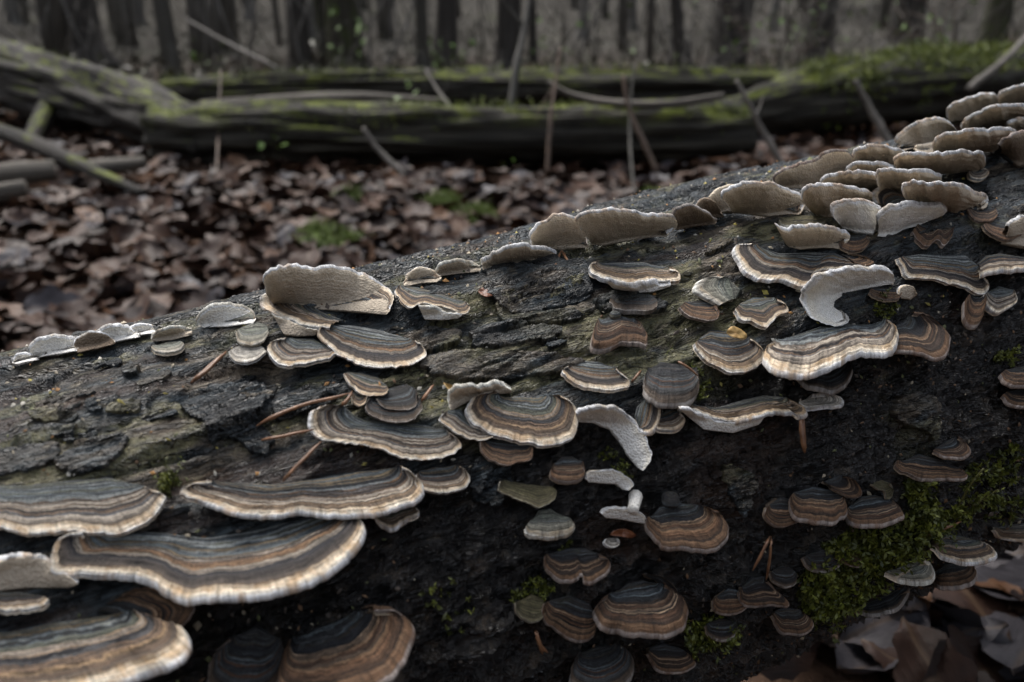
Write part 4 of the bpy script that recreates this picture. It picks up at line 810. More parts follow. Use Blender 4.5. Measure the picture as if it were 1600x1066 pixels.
scrap('leaf_scrap', 'yellow scrap of leaf lying on the fan bracket striped slate and tan', 'leaf', [(1135,520),(1143,510),(1155,513),(1167,523),(1163,530),(1145,527)], .006, LEAFBIT, .001, 1)
scrap('leaf_scrap', 'curled rusty scrap of leaf beside the tiny round white cap', 'leaf', [(953,836),(962,828),(980,827),(994,836),(985,841),(968,838)], .003, LEAFRED, .0015, 2)
scrap('leaf_scrap', 'small pinkish brown scrap of bark on the smooth dark plate', 'bark scrap', [(747,455),(756,449),(768,453),(772,461),(758,464)], .003, LEAFRED, .001, 3)
scrap('leaf_scrap', 'pointed orange scrap of leaf at the lichen-green worn bracket', 'leaf', [(693,598),(706,602),(716,610),(708,614),(698,606)], .003, LEAFBIT, .001, 4)
pass
# crumbs of wood, needles and lichen sprinkled over the bark: nobody could count them
cols = np.array([(0.42, 0.36, 0.26), (0.50, 0.47, 0.40), (0.34, 0.17, 0.05), (0.36, 0.30, 0.07), (0.16, 0.09, 0.045), (0.12, 0.13, 0.05), (0.09, 0.07, 0.055)])
nC = 7500; cs = rng.uniform(-.12, .5, nC); cth = np.radians(np.where(rng.random(nC) < .5, rng.uniform(-45, 45, nC), rng.uniform(30, 112, nC))); dens = fbm(cs * 18, cth * RL * 18, 401, 3)
keep = dens > rng.uniform(-.35, .5, nC); cs, cth = cs[keep], cth[keep]; nC = len(cs)
base = surf(cs, cth, 0.0003); V = []; Cc = []
nrmL = np.cos(cth)[:, None] * LO + np.sin(cth)[:, None] * LZ; tangL = np.cross(nrmL, LU)
sz = rng.uniform(.0003, .0011, nC) * np.where(rng.random(nC) < .06, 1.8, 1); an = rng.uniform(0, 6.28, nC); asp = rng.uniform(.25, .8, nC)
d1 = np.cos(an)[:, None] * LU + np.sin(an)[:, None] * tangL; d2 = np.cross(nrmL, d1)
pts = [base + d1 * sz[:, None], base + d2 * (sz * asp)[:, None], base - d1 * sz[:, None], base - d2 * (sz * asp)[:, None], base + nrmL * (sz * .8)[:, None]]
V = np.stack(pts, 1).reshape(-1, 3); k = np.arange(nC)[:, None] * 5
T3 = np.concatenate([k + np.array([[a, b, 4]]) for a, b in ((0, 1), (1, 2), (2, 3), (3, 0))])
ci = np.where((cth < .7), rng.choice([0, 4, 5, 6, 6, 4], nC), rng.choice([0, 1, 2, 3, 4, 5, 6, 6], nC))
cc = np.repeat(np.c_[cols[ci] * rng.uniform(.5, 1.1, (nC, 1)), np.ones(nC)], 5, 0)
n = N('crumbs'); n.fin(n.attr('cc', 'Color'), 0.7)
o = link('bark_crumbs', mesh_np('bark_crumbs', V, T3, False, {'cc': ('FLOAT_COLOR', cc)}), None, n.m)
tag(o, 'tiny crumbs of wood and lichen scattered over the log', 'debris', kind='stuff')
# ------------------------------------------------------------------ moss on the log's lower right flank
n = N('moss_leaf'); c = n.mix(1.0, n.attr('cc', 'Color'), n.ramp(n.noise(n.n('ShaderNodeTexCoord').outputs['Object'], 300, 3), [(0.3, 0.6), (0.7, 1.3)]), 'MULTIPLY')
n.fin(c, 0.5, None, 0.4); n.b.inputs['Transmission Weight'].default_value = 0.0
MOSS = n.m
def leaf_tufts(P, Nn, size, cnt, seed, cA=(0.022, 0.030, 0.006), cB=(0.15, 0.165, 0.022)):
    """P (k,3) anchors: little arching stems set with pointed leaves"""
    r = np.random.default_rng(seed); k = len(P); V = []; Fc = []; CC = []
    m = k * cnt; an = np.repeat(P, cnt, 0); nn = np.repeat(Nn, cnt, 0)
    stem_dir = np.repeat(Nn + r.normal(0, .55, (k, 3)) + np.array([0, 0, .25]), cnt, 0)
    h = np.repeat(r.uniform(.5, 1.5, k), cnt) * size * np.tile(np.linspace(0.1, 1.0, cnt), k)
    base_ = an + stem_dir * h[:, None]
    ld = r.normal(0, 1, (m, 3)) + nn * .6; ld /= np.linalg.norm(ld, axis=1, keepdims=True)
    side = np.cross(ld, r.normal(0, 1, (m, 3))); side /= np.linalg.norm(side, axis=1, keepdims=True)
    L_ = size * r.uniform(.45, .9, m)[:, None]; w_ = L_ * .22
    p0 = base_; p1 = base_ + ld * L_ * .45 + side * w_; p2 = base_ + ld * L_ - nn * L_ * .15; p3 = base_ + ld * L_ * .45 - side * w_
    V = np.stack([p0, p1, p2, p3], 1).reshape(-1, 3); Qd = np.arange(m * 4).reshape(-1, 4)
    mixf = np.repeat(r.random(k), cnt)[:, None] * .8 + r.random((m, 1)) * .2
    cc = np.array(cA) * (1 - mixf) + np.array(cB) * mixf
    return V, Qd, np.repeat(np.c_[cc, np.ones(m)], 4, 0)
def sample_poly(poly, n, r):
    poly = np.array(poly, float); lo, hi = poly.min(0), poly.max(0); out = []
    while len(out) < n:
        p = r.uniform(lo, hi); x, y = p; ins = False; j = len(poly) - 1
        for i in range(len(poly)):
            xi, yi = poly[i]; xj, yj = poly[j]
            if (yi > y) != (yj > y) and x < (xj - xi) * (y - yi) / (yj - yi) + xi: ins = not ins
            j = i
        if ins: out.append(p)
    return np.array(out)
mr = np.random.default_rng(5)
MP = [([(1290,850),(1350,830),(1400,800),(1440,790),(1450,830),(1400,880),(1380,905),(1340,940),(1300,950),(1262,940),(1245,900)], 560, .0032),
      ([(1240,930),(1300,920),(1340,940),(1290,985),(1270,975)], 120, .003), ([(1400,760),(1440,740),(1450,800),(1420,830)], 90, .003), ([(1070,985),(1140,965),(1150,1000),(1080,1020)], 120, .0026),
      ([(1520,740),(1600,690),(1600,800),(1540,820),(1500,800)], 90, .003), ([(640,920),(700,900),(760,960),(700,1000)], 18, .0016), ([(1360,470),(1400,485),(1390,500),(1365,495)], 22, .002),
      ([(800,930),(850,905),(870,925),(820,940)], 35, .0018), ([(850,880),(900,850),(890,860)], 20, .0015), ([(255,735),(290,740),(270,775),(250,770)], 30, .0016), ([(1560,560),(1600,540),(1600,570)], 25, .0018),
      ([(940,690),(1000,745),(985,760),(935,710)], 26, .0014), ([(1010,540),(1100,590),(1080,640),(1110,600)], 30, .0016), ([(1440,790),(1540,800),(1450,850)], 60, .003)]
Vs, Qs, Cs = [], [], []; off = 0
for i, (poly, cnt, size) in enumerate(MP):
    px = sample_poly(poly, cnt, mr); X, s, th = on_log(px, 0.0); nn = np.cos(th)[:, None] * LO + np.sin(th)[:, None] * LZ
    v, q, c = leaf_tufts(X, nn, size, 16, 300 + i); Vs.append(v); Qs.append(q + off); Cs.append(c); off += len(v)
o = link('moss', mesh_np('moss', np.concatenate(Vs), np.concatenate(Qs), False, {'cc': ('FLOAT_COLOR', np.concatenate(Cs))}), None, MOSS)
tag(o, 'green feathery moss growing on the lower flank of the log', 'moss', kind='stuff')
MSTEM = simple_mat('moss_stem', (0.05, 0.06, 0.015), (0.12, 0.11, 0.03), 200, 0.5)
for label, st in (('longest arching moss shoot with tiny leaves', [(1486,812),(1500,785),(1520,752),(1537,732)]), ('short upright moss shoot above the frilled grey bracket', [(1577,828),(1579,805),(1584,784)]), ('moss shoot with forked tip above the jutting brackets', [(1520,790),(1545,775),(1560,765)])):
    P = lifted(catmull(st, 16), np.linspace(0, .009, 16)); root = empty('moss_shoot', P[0]); tag(root, label, 'moss shoot'); bpy.context.view_layer.update()
    V, Qd, T3 = tube_np(P, np.linspace(.0005, .0003, 16), 6); link('stem', mesh_mix('stem', V, Qd, T3), root, MSTEM)
    v, q, c = leaf_tufts(P[4:], np.tile(LO, (12, 1)), .0022, 5, 77); link('foliage', mesh_np('foliage', v, q, False, {'cc': ('FLOAT_COLOR', c)}), root, MOSS)

# ------------------------------------------------------------------ ground, with a rise added all round to block the low sky
rr_ = np.concatenate([np.linspace(0.02, 6, 70), np.linspace(6.4, 60, 60)]); th_ = np.linspace(0, 2 * np.pi, 160, endpoint=False)
GX = rr_[:, None] * np.cos(th_)[None]; GY = rr_[:, None] * np.sin(th_)[None]
def ground_z(x, y):
    r = np.hypot(x, y)
    return 0.012 * fbm(x * 1.7, y * 1.7, 501, 4) * sst(0.2, 1.5, r) + 0.10 * fbm(x * .25, y * .25, 505, 3) * sst(5, 12, r) + 0.004 * np.maximum(r - 10, 0) ** 1.72 * 2.4 * (0.8 + 0.35 * fbm(x * .05 + 3, y * .05, 507, 2)) * 2.2
GZ = ground_z(GX, GY) - 0.012
n = N('leaf_litter_soil'); tc = n.n('ShaderNodeTexCoord'); ob = tc.outputs['Object']
vo = n.n('ShaderNodeTexVoronoi'); vo.inputs['Scale'].default_value = 14; n.l(ob, vo.inputs['Vector'])
c = n.ramp(n.math('ADD', n.math('MULTIPLY', n.noise(ob, 9, 5, 0.6), 0.7), n.math('MULTIPLY', vo.outputs['Color'], 0.3)), [(0.3, (0.012, 0.008, 0.006)), (0.5, (0.045, 0.027, 0.019)), (0.65, (0.085, 0.055, 0.04)), (0.8, (0.10, 0.08, 0.065))])
far = n.ramp(n.noise(ob, 0.5, 5, 0.6), [(0.35, (0.050, 0.047, 0.042)), (0.6, (0.080, 0.075, 0.067)), (0.8, (0.060, 0.070, 0.040))])  # distant ground greyed in its colour in place of haze
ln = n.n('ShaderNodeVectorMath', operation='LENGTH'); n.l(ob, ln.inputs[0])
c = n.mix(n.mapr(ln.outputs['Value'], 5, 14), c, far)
n.fin(c, 0.95, n.bump(n.noise(ob, 30, 5, 0.65), 0.7, 0.02), 0.0)
o = link('ground', mesh_np('ground', np.stack([GX, GY, GZ], -1).reshape(-1, 3), grid_faces(len(rr_), 160, True), True), None, n.m); tag(o, kind='structure')

# ------------------------------------------------------------------ dead leaves
n = N('dead_leaf'); lu = n.attr('luv', 'Vector'); sp = n.n('ShaderNodeSeparateXYZ'); n.l(lu, sp.inputs[0])
vein = n.noise(n.vmul(lu, (6, 40, 1)), 1.0, 4, 0.6)
c = n.mix(1.0, n.attr('cc', 'Color'), n.ramp(vein, [(0.3, 0.6), (0.55, 1.0), (0.75, 1.35)]), 'MULTIPLY')
c = n.mix(n.mapr(n.math('ABSOLUTE', sp.outputs[1]), 0.0, 0.04, 0.5, 0.0), c, (0.12, 0.08, 0.05))
n.fin(c, n.mapr(vein, 0.3, 0.7, 0.36, 0.6), n.bump(vein, 0.4, 0.002), 0.22); LEAF = n.m
def leaf_shape(seed, lobed, nl=13, nw=5):
    r = random.Random(seed); V = []; U = []
    curl = r.uniform(-1.1, 1.4); fold = r.uniform(-.1, .7); tw = r.uniform(-.5, .5)
    for i in range(nl):
        x = i / (nl - 1); w = 0.30 * math.sin(math.pi * min(1, x * 1.02) ** 0.85) ** 0.8 + 0.006
        if lobed: w *= 0.72 + 0.42 * abs(math.sin(x * 9.5 + .4))
        else: w *= 1 + 0.06 * math.sin(x * 40)
        for j in range(nw):
            y = (j / (nw - 1) * 2 - 1); yy = y * w
            z = fold * abs(yy) * .8 + curl * 0.18 * (x - .5) ** 2 * 2 + 0.03 * math.sin(x * 11 + y * 3 + seed) + tw * (x - .5) * yy + 0.45 * curl * yy * yy
            V.append((x - .5, yy, z)); U.append((x, yy, seed))
    V = np.array(V); V[:, 2] -= V[:, 2].min(); return V, np.array(U, float), grid_faces(nl, nw)
SHAPES = [leaf_shape(s, s % 3 == 0) for s in range(8)]; SHAPES_LO = [leaf_shape(s, s % 3 == 0, 8, 3) for s in range(8)]
LC = np.array([1.06, .97, .93]) * 0.46 * np.array([(0.075, 0.042, 0.030), (0.11, 0.062, 0.042), (0.15, 0.085, 0.055), (0.19, 0.115, 0.075), (0.06, 0.042, 0.038), (0.13, 0.13, 0.15), (0.20, 0.10, 0.045), (0.045, 0.026, 0.02), (0.11, 0.075, 0.06), (0.085, 0.048, 0.036)])  # whole palette darkened; the log's shade on the litter is put into it
nL = 11400
ang = rng.uniform(-.95, .95, nL); dd = np.sqrt(np.where(rng.random(nL) < .3, rng.uniform(0.45 ** 2, 2.1 ** 2, nL), rng.uniform(0.40 ** 2, 5.6 ** 2, nL)))
LX, LY = dd * np.sin(ang), dd * np.cos(ang)
ex = 900; LX = np.r_[LX, rng.uniform(.15, 1.1, ex)]; LY = np.r_[LY, rng.uniform(.3, 1.1, ex)]; nL += ex
LZg = ground_z(LX, LY); size = rng.uniform(.04, .085, nL); rz = rng.uniform(0, 6.28, nL)
rx = rng.normal(0, .32, nL); ry = rng.normal(0, .32, nL); shp = rng.integers(0, 8, nL); colr = rng.choice(10, nL, p=[.14, .16, .13, .08, .10, .12, .04, .08, .05, .10]); zup = rng.uniform(0.0, 0.022, nL)
def rotm(rx, ry, rz):
    cx, sx, cy, sy, cz, sz = math.cos(rx), math.sin(rx), math.cos(ry), math.sin(ry), math.cos(rz), math.sin(rz)
    return np.array([[cz, -sz, 0], [sz, cz, 0], [0, 0, 1]]) @ np.array([[cy, 0, sy], [0, 1, 0], [-sy, 0, cy]]) @ np.array([[1, 0, 0], [0, cx, -sx], [0, sx, cx]])
nearr = (LX > .15) & (LY < 1.0) & (LX / LY > .25); colr = np.where(nearr, rng.choice([5, 5, 5, 4, 7, 9, 0, 6], nL), colr)
LP = np.stack([LX, LY, LZg + zup], -1); pxy, zc = project(LP); zc = np.maximum(zc, .05)
# hidden behind the log?
tl, dl = log_hit(pxy); o_ = CAM - LA; dp = dl - (dl @ LU)[:, None] * LU; op = o_ - (o_ @ LU) * LU
hit = ((dp @ op) ** 2 - (dp * dp).sum(1) * (op @ op - RL ** 2)) > 0
inlog = np.linalg.norm((LP - LA) - ((LP - LA) @ LU)[:, None] * LU, axis=1) < RL + .05
seen = (~hit) & (pxy[:, 0] > 0) & (pxy[:, 0] < 1600) & (pxy[:, 1] > 0) & (pxy[:, 1] < 1066) & ~inlog
score = np.where(seen, size / zc * (0.6 + zup / .022), 0); order = np.argsort(-score); big = set(order[:300].tolist())
MESH = {}
def leaf_mesh(si, ci):
    if (si, ci) not in MESH:
        V, U, Qd = SHAPES[si]; cc = np.tile(np.r_[LC[ci], 1], (len(V), 1))
        me = mesh_np('dead_leaf', V, Qd, True, {'luv': ('FLOAT_VECTOR', U), 'cc': ('FLOAT_COLOR', cc)}); me.materials.append(LEAF); MESH[(si, ci)] = me
    return MESH[(si, ci)]
CN = ['dark brown', 'warm brown', 'russet brown', 'light tan', 'dark grey-brown', 'bluish grey wet', 'orange', 'nearly black', 'pale greyish', 'reddish brown']
Vs, Qs, Cs, Us = [], [], [], []; off = 0
for i in range(nL):
    if inlog[i]: continue
    near = zc[i] < 1.05
    if i in big:
        o = bpy.data.objects.new('dead_leaf', leaf_mesh(int(shp[i]), int(colr[i]))); COL.objects.link(o)
        o.location = LP[i]; o.scale = (size[i],) * 3
        from mathutils import Matrix
        o.rotation_euler = Matrix(rotm(rx[i], ry[i], rz[i]).tolist()).to_euler()
        tag(o, CN[colr[i]] + ' dead leaf lying in the leaf litter ' + ('close below the log' if (pxy[i, 1] > 700) else 'beyond the log'), 'leaf', CN[colr[i]] + ' leaves in the litter ' + ('below the log' if pxy[i, 1] > 700 else 'beyond the log'))
    else:
        V, U, Qd = (SHAPES if zc[i] < 1.2 else SHAPES_LO)[shp[i]]; Vs.append(V * size[i] @ rotm(rx[i], ry[i], rz[i]).T + LP[i]); Qs.append(Qd + off); off += len(V); Us.append(U); Cs.append(np.tile(np.r_[LC[colr[i]] * rng.uniform(.75, 1.2), 1], (len(V), 1)))
o = link('leaf_litter', mesh_np('leaf_litter', np.concatenate(Vs), np.concatenate(Qs), True, {'luv': ('FLOAT_VECTOR', np.concatenate(Us)), 'cc': ('FLOAT_COLOR', np.concatenate(Cs))}), None, LEAF)
tag(o, 'deep brown layer of wet dead leaves covering the forest floor', 'leaf litter', kind='stuff')

# ------------------------------------------------------------------ fallen logs behind
def bark_mat(name, dark, light, moss_amt, scale=1.0, mossc=((0.045, 0.058, 0.008), (0.15, 0.175, 0.018))):
    n = N(name); tl_ = n.attr('lc', 'Vector')
    f = n.noise(n.vmul(tl_, (3 * scale, 60 * scale, 1)), 1.0, 5, 0.6)
    c = n.ramp(f, [(0.36, dark), (0.56, light), (0.72, tuple(a * 2.2 for a in light))])
    if moss_amt > 0:
        mn = n.noise(n.vmul(tl_, (9 * scale, 22 * scale, 1)), 1.0, 5, 0.65)
        mm = n.math('MULTIPLY', n.attr('mossy'), n.mapr(mn, 0.60 - 0.12 * moss_amt, 0.70 - 0.12 * moss_amt))
        mc = n.ramp(n.noise(n.vmul(tl_, (60 * scale, 120 * scale, 1)), 1.0, 5, 0.7), [(0.3, mossc[0]), (0.65, mossc[1])])
        c = n.mix(mm, c, mc)
    return n.fin(c, 0.75, n.bump(f, 0.7, 0.02), 0.3)
def trunk_mesh(name, pts, rads, nl=110, ns=44, seed=0, rough=0.12, furrow=0.10, closed=True, split=0.0):
    P = catmull(np.array(pts, float), nl); k = np.linspace(0, 1, len(rads)); rad_ = np.interp(np.linspace(0, 1, nl), k, rads)
    tan = np.gradient(P, axis=0); tan /= np.linalg.norm(tan, axis=1, keepdims=True)
    ref = np.array([0, 0, 1.0]) if abs(tan[:, 2]).mean() < 0.7 else np.array([0, 1.0, 0])
    a = np.cross(tan, ref); a /= np.linalg.norm(a, axis=1, keepdims=True); b = np.cross(a, tan)
    th = np.linspace(0, 2 * np.pi, ns, endpoint=False); sl_ = np.r_[0, np.cumsum(np.linalg.norm(np.diff(P, axis=0), axis=1))]
    cx, cy = np.cos(th)[None], np.sin(th)[None]
    f = 1 + rough * fbm(sl_[:, None] * 3 + cx * .8 + seed, cy * .8 + seed * .3, seed, 4) + furrow * (fbm(sl_[:, None] * 1.6 + seed, th[None] * 3.3 + 1.2 * np.sin(sl_[:, None] * 2), seed + 4, 3, .6))
    if split: f = f + split * (np.clip(np.abs(fbm(sl_[:, None] * 0.9 + seed, th[None] * 2.2 + .5 * np.sin(sl_[:, None] * 3), seed + 8, 3, .55)) * 4, 0, 1) - .7)
    f[:, -1] = f[:, 0] * .5 + f[:, -2] * .5
    V = P[:, None] + (rad_[:, None] * f)[..., None] * (cx[..., None] * a[:, None] + cy[..., None] * b[:, None])
    if closed:
        V = np.concatenate([P[:1, None] + (V[:1] - P[:1, None]) * .05, V, P[-1:, None] + (V[-1:] - P[-1:, None]) * .05]); sl_ = np.r_[sl_[0], sl_, sl_[-1]]
    m = len(V); lc_ = np.stack([np.broadcast_to(sl_[:, None], (m, ns)), np.broadcast_to(th[None] * rad_.mean(), (m, ns)), np.full((m, ns), seed * 1.0)], -1)
    nz = np.broadcast_to((cy if ref[2] else 0 * cy), (m, ns))
    moss = sst(0.25, 0.9, nz) if ref[2] else 0.6 + 0 * nz
    return mesh_np(name, V.reshape(-1, 3), grid_faces(m, ns, True, flip=True), True, {'lc': ('FLOAT_VECTOR', lc_.reshape(-1, 3)), 'mossy': ('FLOAT', np.array(moss).ravel())})
OLD = bark_mat('old_log_bark', (0.006, 0.005, 0.004), (0.024, 0.020, 0.016), 0.8)  # both trunk barks near black: shade of the facing side put into colour
OLDM = bark_mat('mossy_log_bark', (0.008, 0.007, 0.005), (0.028, 0.025, 0.018), 1.0)
GREYB = bark_mat('grey_dead_wood', (0.055, 0.048, 0.04), (0.14, 0.125, 0.105), 0.0)
def moss_tufts_on(parent, pts, rads, cnt, size, seed, lo=0.3, cA=(0.03, 0.05, .008), cB=(0.18, 0.215, .02), u0=0, u1=1):
    r = np.random.default_rng(seed); P = catmull(np.array(pts, float), 80); u = r.uniform(u0, u1, cnt); i = (u * 79).astype(int)
    rad_ = np.interp(u, np.linspace(0, 1, len(rads)), rads); tan = np.gradient(P, axis=0); tan /= np.linalg.norm(tan, axis=1, keepdims=True); tan = tan[i]
    a = np.cross(tan, [0, 0, 1.0]); a /= np.linalg.norm(a, axis=1, keepdims=True); b = np.cross(a, tan)
    ph = r.normal(np.pi / 2, lo, cnt); nn = np.cos(ph)[:, None] * a + np.sin(ph)[:, None] * b
    keep = fbm(u * 14, ph * 2, seed, 3) > -.15; X = P[i] + nn * (rad_ * .98)[:, None]
    v, q, c = leaf_tufts(X[keep], nn[keep], size, 8, seed + 1, cA, cB); o = link('moss', mesh_np('moss', v, q, False, {'cc': ('FLOAT_COLOR', c)}), parent, MOSS); o['kind'] = 'stuff'
def back_log(label, pts, rads, mat, seed, strips=0, *a, **k): return back_log_(label, pts, rads, mat, seed, *a, strips=strips, **k)
def back_log_(label, pts, rads, mat, seed, moss=0, msize=.012, stubs=(), lo=.5, u0=0, u1=1, cat='log', name='fallen_log', strips=0, **kw):
    root = empty(name, np.array(pts[len(pts) // 2]) - np.array([0, 0, rads[0]])); tag(root, label, cat); bpy.context.view_layer.update()
    link('trunk', trunk_mesh('trunk', pts, rads, seed=seed, **kw), root, mat)
    for st in stubs: link('branch_stub', trunk_mesh('stub', st[0], st[1], 16, 10, seed + 3, .1, .05), root, mat)
    q = random.Random(seed * 5 + 1); Pc = catmull(np.array(pts, float), 80); rc = np.interp(np.linspace(0, 1, 80), np.linspace(0, 1, len(rads)), rads)
    tg = np.gradient(Pc, axis=0); tg /= np.linalg.norm(tg, axis=1, keepdims=True); fr_ = np.cross(tg, [0, 0, 1.0]); fr_ *= np.sign(-(fr_ @ np.array([0, 1.0, 0])))[:, None]
    for k in range(strips):      # long slabs of bark split from the trunk
        i0 = q.randint(2, 50); i1 = min(78, i0 + q.randint(14, 34)); ph = q.uniform(-.5, 1.3); idx = np.linspace(i0, i1, 7).astype(int); dph = q.uniform(-.25, .25)
        phs_ = ph + dph * np.linspace(0, 1, 7)
        pp = Pc[idx] + (np.cos(phs_)[:, None] * fr_[idx] + np.sin(phs_)[:, None] * np.array([0, 0, 1.0])) * (rc[idx] * q.uniform(.86, 1.0))[:, None]
        rw = rc[idx].mean() * q.uniform(.12, .24); link('bark_slab', trunk_mesh('bark_slab', pp, [rw * .2, rw * .8, rw, rw * .9, rw * .7, rw * .15], 34, 12, seed + k + 40, .3, .3), root, mat)
    if moss: moss_tufts_on(root, pts, rads, moss, msize, seed + 20, lo, u0=u0, u1=u1)
    return root
def aim(px, py, depth): return at(px, py, depth)
Lp = [aim(-260, 62, 4.7), aim(-40, 110, 3.8), aim(130, 150, 3.1), aim(260, 190, 2.65), aim(345, 222, 2.42)]
back_log('thick dark fallen trunk sloping down to the litter, with furrowed bark and mossy top', Lp, [.17, .165, .135, .10, .07], OLD, 3, 11, 900, .012, lo=.35, u0=.25, u1=.85, rough=.2, furrow=.3, split=.34,
         stubs=[([aim(90, 150, 3.2), aim(60, 200, 2.95), aim(40, 240, 2.75)], [.05, .035, .02])])
Lc = [aim(250, 208, 2.52), aim(420, 209, 2.38), aim(620, 210, 2.32), aim(820, 212, 2.32), aim(1000, 212, 2.36), aim(1160, 205, 2.5)]
back_log('long low fallen trunk with mossy patches lying straight behind the leaf litter', Lc, [.075, .078, .080, .080, .082, .07], OLDM, 8, 14, 1500, .010, lo=.6, rough=.22, furrow=.26, split=.3)
Lb = [aim(260, 148, 4.3), aim(480, 142, 4.1), aim(720, 140, 4.05), aim(980, 138, 4.0), aim(1240, 135, 4.2)]
back_log('second fallen trunk parallel behind the long low one, bright moss along its top', Lb, [.075, .08, .085, .09, .08], OLDM, 14, 8, 1300, .014, lo=.45, rough=.22, furrow=.2, split=.25)
Lr = [aim(1130, 185, 2.9), aim(1230, 165, 3.05), aim(1340, 148, 3.2), aim(1450, 138, 3.4), aim(1560, 130, 3.7), aim(1720, 122, 4.2)]
back_log('thick fallen trunk heaped with bright green moss', Lr, [.07, .12, .145, .14, .12, .11], OLDM, 21, 6, 4200, .018, lo=.8, u0=.15, rough=.34, furrow=.22)
back_log('grey dead branch lying along the second fallen trunk', [aim(315, 165, 3.4), aim(420, 158, 3.3), aim(560, 152, 3.25), aim(700, 158, 3.2)], [.02, .022, .02, .01], GREYB, 31, cat='branch', name='dead_branch', nl=40, ns=12)
back_log('pale curved branch propped above the long low trunk', [aim(856, 128, 2.25), aim(890, 147, 2.25), aim(950, 160, 2.25), aim(1040, 163, 2.25), aim(1130, 150, 2.3)], [.007, .010, .011, .011, .009], GREYB, 33, cat='branch', name='dead_branch', nl=40, ns=10)
back_log('dark broken branch sloping over two pale round logs', [aim(-40, 192, 2.35), aim(60, 228, 2.1), aim(140, 265, 1.9), aim(225, 302, 1.72)], [.02, .022, .018, .008], OLD, 35, cat='branch', name='dead_branch', nl=40, ns=12)
back_log('upper of two pale round logs under a dark branch', [aim(-80, 285, 1.85), aim(20, 272, 1.85), aim(86, 266, 1.88)], [.026, .027, .024], GREYB, 37, cat='branch', name='dead_branch', nl=30, ns=16)
back_log('lower of two pale round logs under a dark branch', [aim(-80, 318, 1.7), aim(0, 302, 1.7), aim(42, 294, 1.72)], [.022, .022, .018], GREYB, 38, cat='branch', name='dead_branch', nl=30, ns=16)
back_log('short pale branch stub lying in front of the sloping trunk', [aim(140, 262, 2.05), aim(185, 258, 2.05), aim(224, 253, 2.1)], [.020, .02, .016], GREYB, 39, cat='branch', name='dead_branch', nl=20, ns=12)
PALE = simple_mat('pale_twig', (0.06, 0.053, 0.045), (0.145, 0.128, 0.108), 60, 0.6, st=(1, 1, .2)); BRN = simple_mat('brown_twig', (0.05, 0.033, 0.023), (0.12, 0.078, 0.052), 60, 0.6); DRK = simple_mat('dark_stem', (0.02, 0.018, 0.014), (0.05, 0.045, 0.034), 60, 0.6)
GRN = simple_mat('young_leaf', (0.07, 0.13, 0.02), (0.13, 0.22, 0.035), 60, 0.5)
def stick(label, pts, r0, r1, mat, twigs=(), leaves=(), lsz=.018, cat='stick', name='stick', group=None, seed=0):
    pts = [np.array(p) for p in pts]; root = empty(name, pts[-1]); tag(root, label, cat, group); bpy.context.view_layer.update()
    P = catmull(np.array(pts), 26); V, Qd, T3 = tube_np(P, np.linspace(r0, r1, 26), 8, jitter=.2, seed=seed); link('stem', mesh_mix('stem', V, Qd, T3), root, mat)
    for tw in twigs:
        P = catmull(np.array(tw), 12); V, Qd, T3 = tube_np(P, np.linspace(r0 * .6, r0 * .25, 12), 6, jitter=.2); link('twig', mesh_mix('twig', V, Qd, T3), root, mat)
    for k, lp in enumerate(leaves):
        V, U, Qd = SHAPES[(k + seed) % 8]; r_ = random.Random(k + seed * 7)
        M = rotm(r_.uniform(-.9, .9), r_.uniform(-.7, .7), r_.uniform(0, 6.28)); me = mesh_np('leaf', V * lsz * r_.uniform(.7, 1.4) @ M.T + np.array(lp), Qd); link('leaf', me, root, GRN)
    return root
def g_at(px, py): return gp(px, py, 0.0)
stick('pale snapped stick leaning out of the litter before the long low trunk', [aim(567, 200, 2.0), aim(592, 235, 1.98), aim(632, 275, 1.95)], .006, .009, PALE)
stick('tan upright stem crossing the long low trunk', [aim(876, 74, 2.15), aim(868, 130, 2.1), aim(860, 190, 2.05), aim(855, 272, 2.0)], .004, .006, BRN, [[aim(868, 130, 2.1), aim(850, 160, 2.08), aim(835, 190, 2.06)]])
stick('reddish brown leaning stick in front of the long low trunk', [aim(974, 118, 2.0), aim(980, 160, 1.98), aim(1000, 210, 1.95), aim(1026, 268, 1.92)], .005, .007, BRN)
stick('pale forked twig leaning over the litter behind the crowded tiers', [aim(1150, 125, 1.55), aim(1172, 165, 1.53), aim(1192, 205, 1.52), aim(1228, 268, 1.5)], .004, .007, PALE, [[aim(1180, 182, 1.52), aim(1188, 165, 1.54), aim(1192, 150, 1.55)]])
stick('unforked grey twig leaning before the heaped mossy trunk', [aim(1336, 125, 1.7), aim(1360, 170, 1.68), aim(1392, 228, 1.65)], .006, .009, PALE)
stick('thin grey upright stem crossing the reddish stick', [aim(990, 100, 2.1), aim(984, 200, 2.0), aim(990, 300, 1.85)], .003, .004, DRK)
stick('slim dark sapling stem rising past the long low trunk', [aim(836, -60, 2.7), aim(820, 40, 2.6), aim(803, 130, 2.5), aim(792, 240, 2.4)], .010, .013, DRK, [[aim(820, 40, 2.6), aim(800, 20, 2.6), aim(770, -20, 2.6)]], [aim(795 + dx, 250 + dy, 2.2) for dx, dy in ((-8, 8), (6, 0), (14, 12))], cat='sapling', name='sapling')
stick('thin pale stick slanting before the second fallen trunk', [aim(665, 110, 3.0), aim(690, 150, 2.9), aim(715, 178, 2.8)], .005, .007, PALE)
stick('long leaning dead stem beside the slim black tree', [aim(290, 30, 6.0), aim(360, 70, 5.7), aim(435, 108, 5.5)], .010, .016, PALE)
stick('thick pale stem leaning at the far end of the heaped mossy trunk', [aim(1640, 20, 3.4), aim(1580, 85, 3.3), aim(1512, 140, 3.2)], .012, .014, PALE)
stick('fine stick lying on the litter beside the green moss cushions', [gp(400, 385), gp(480, 350) + np.array([0, 0, .02]), gp(585, 318)], .005, .004, BRN)
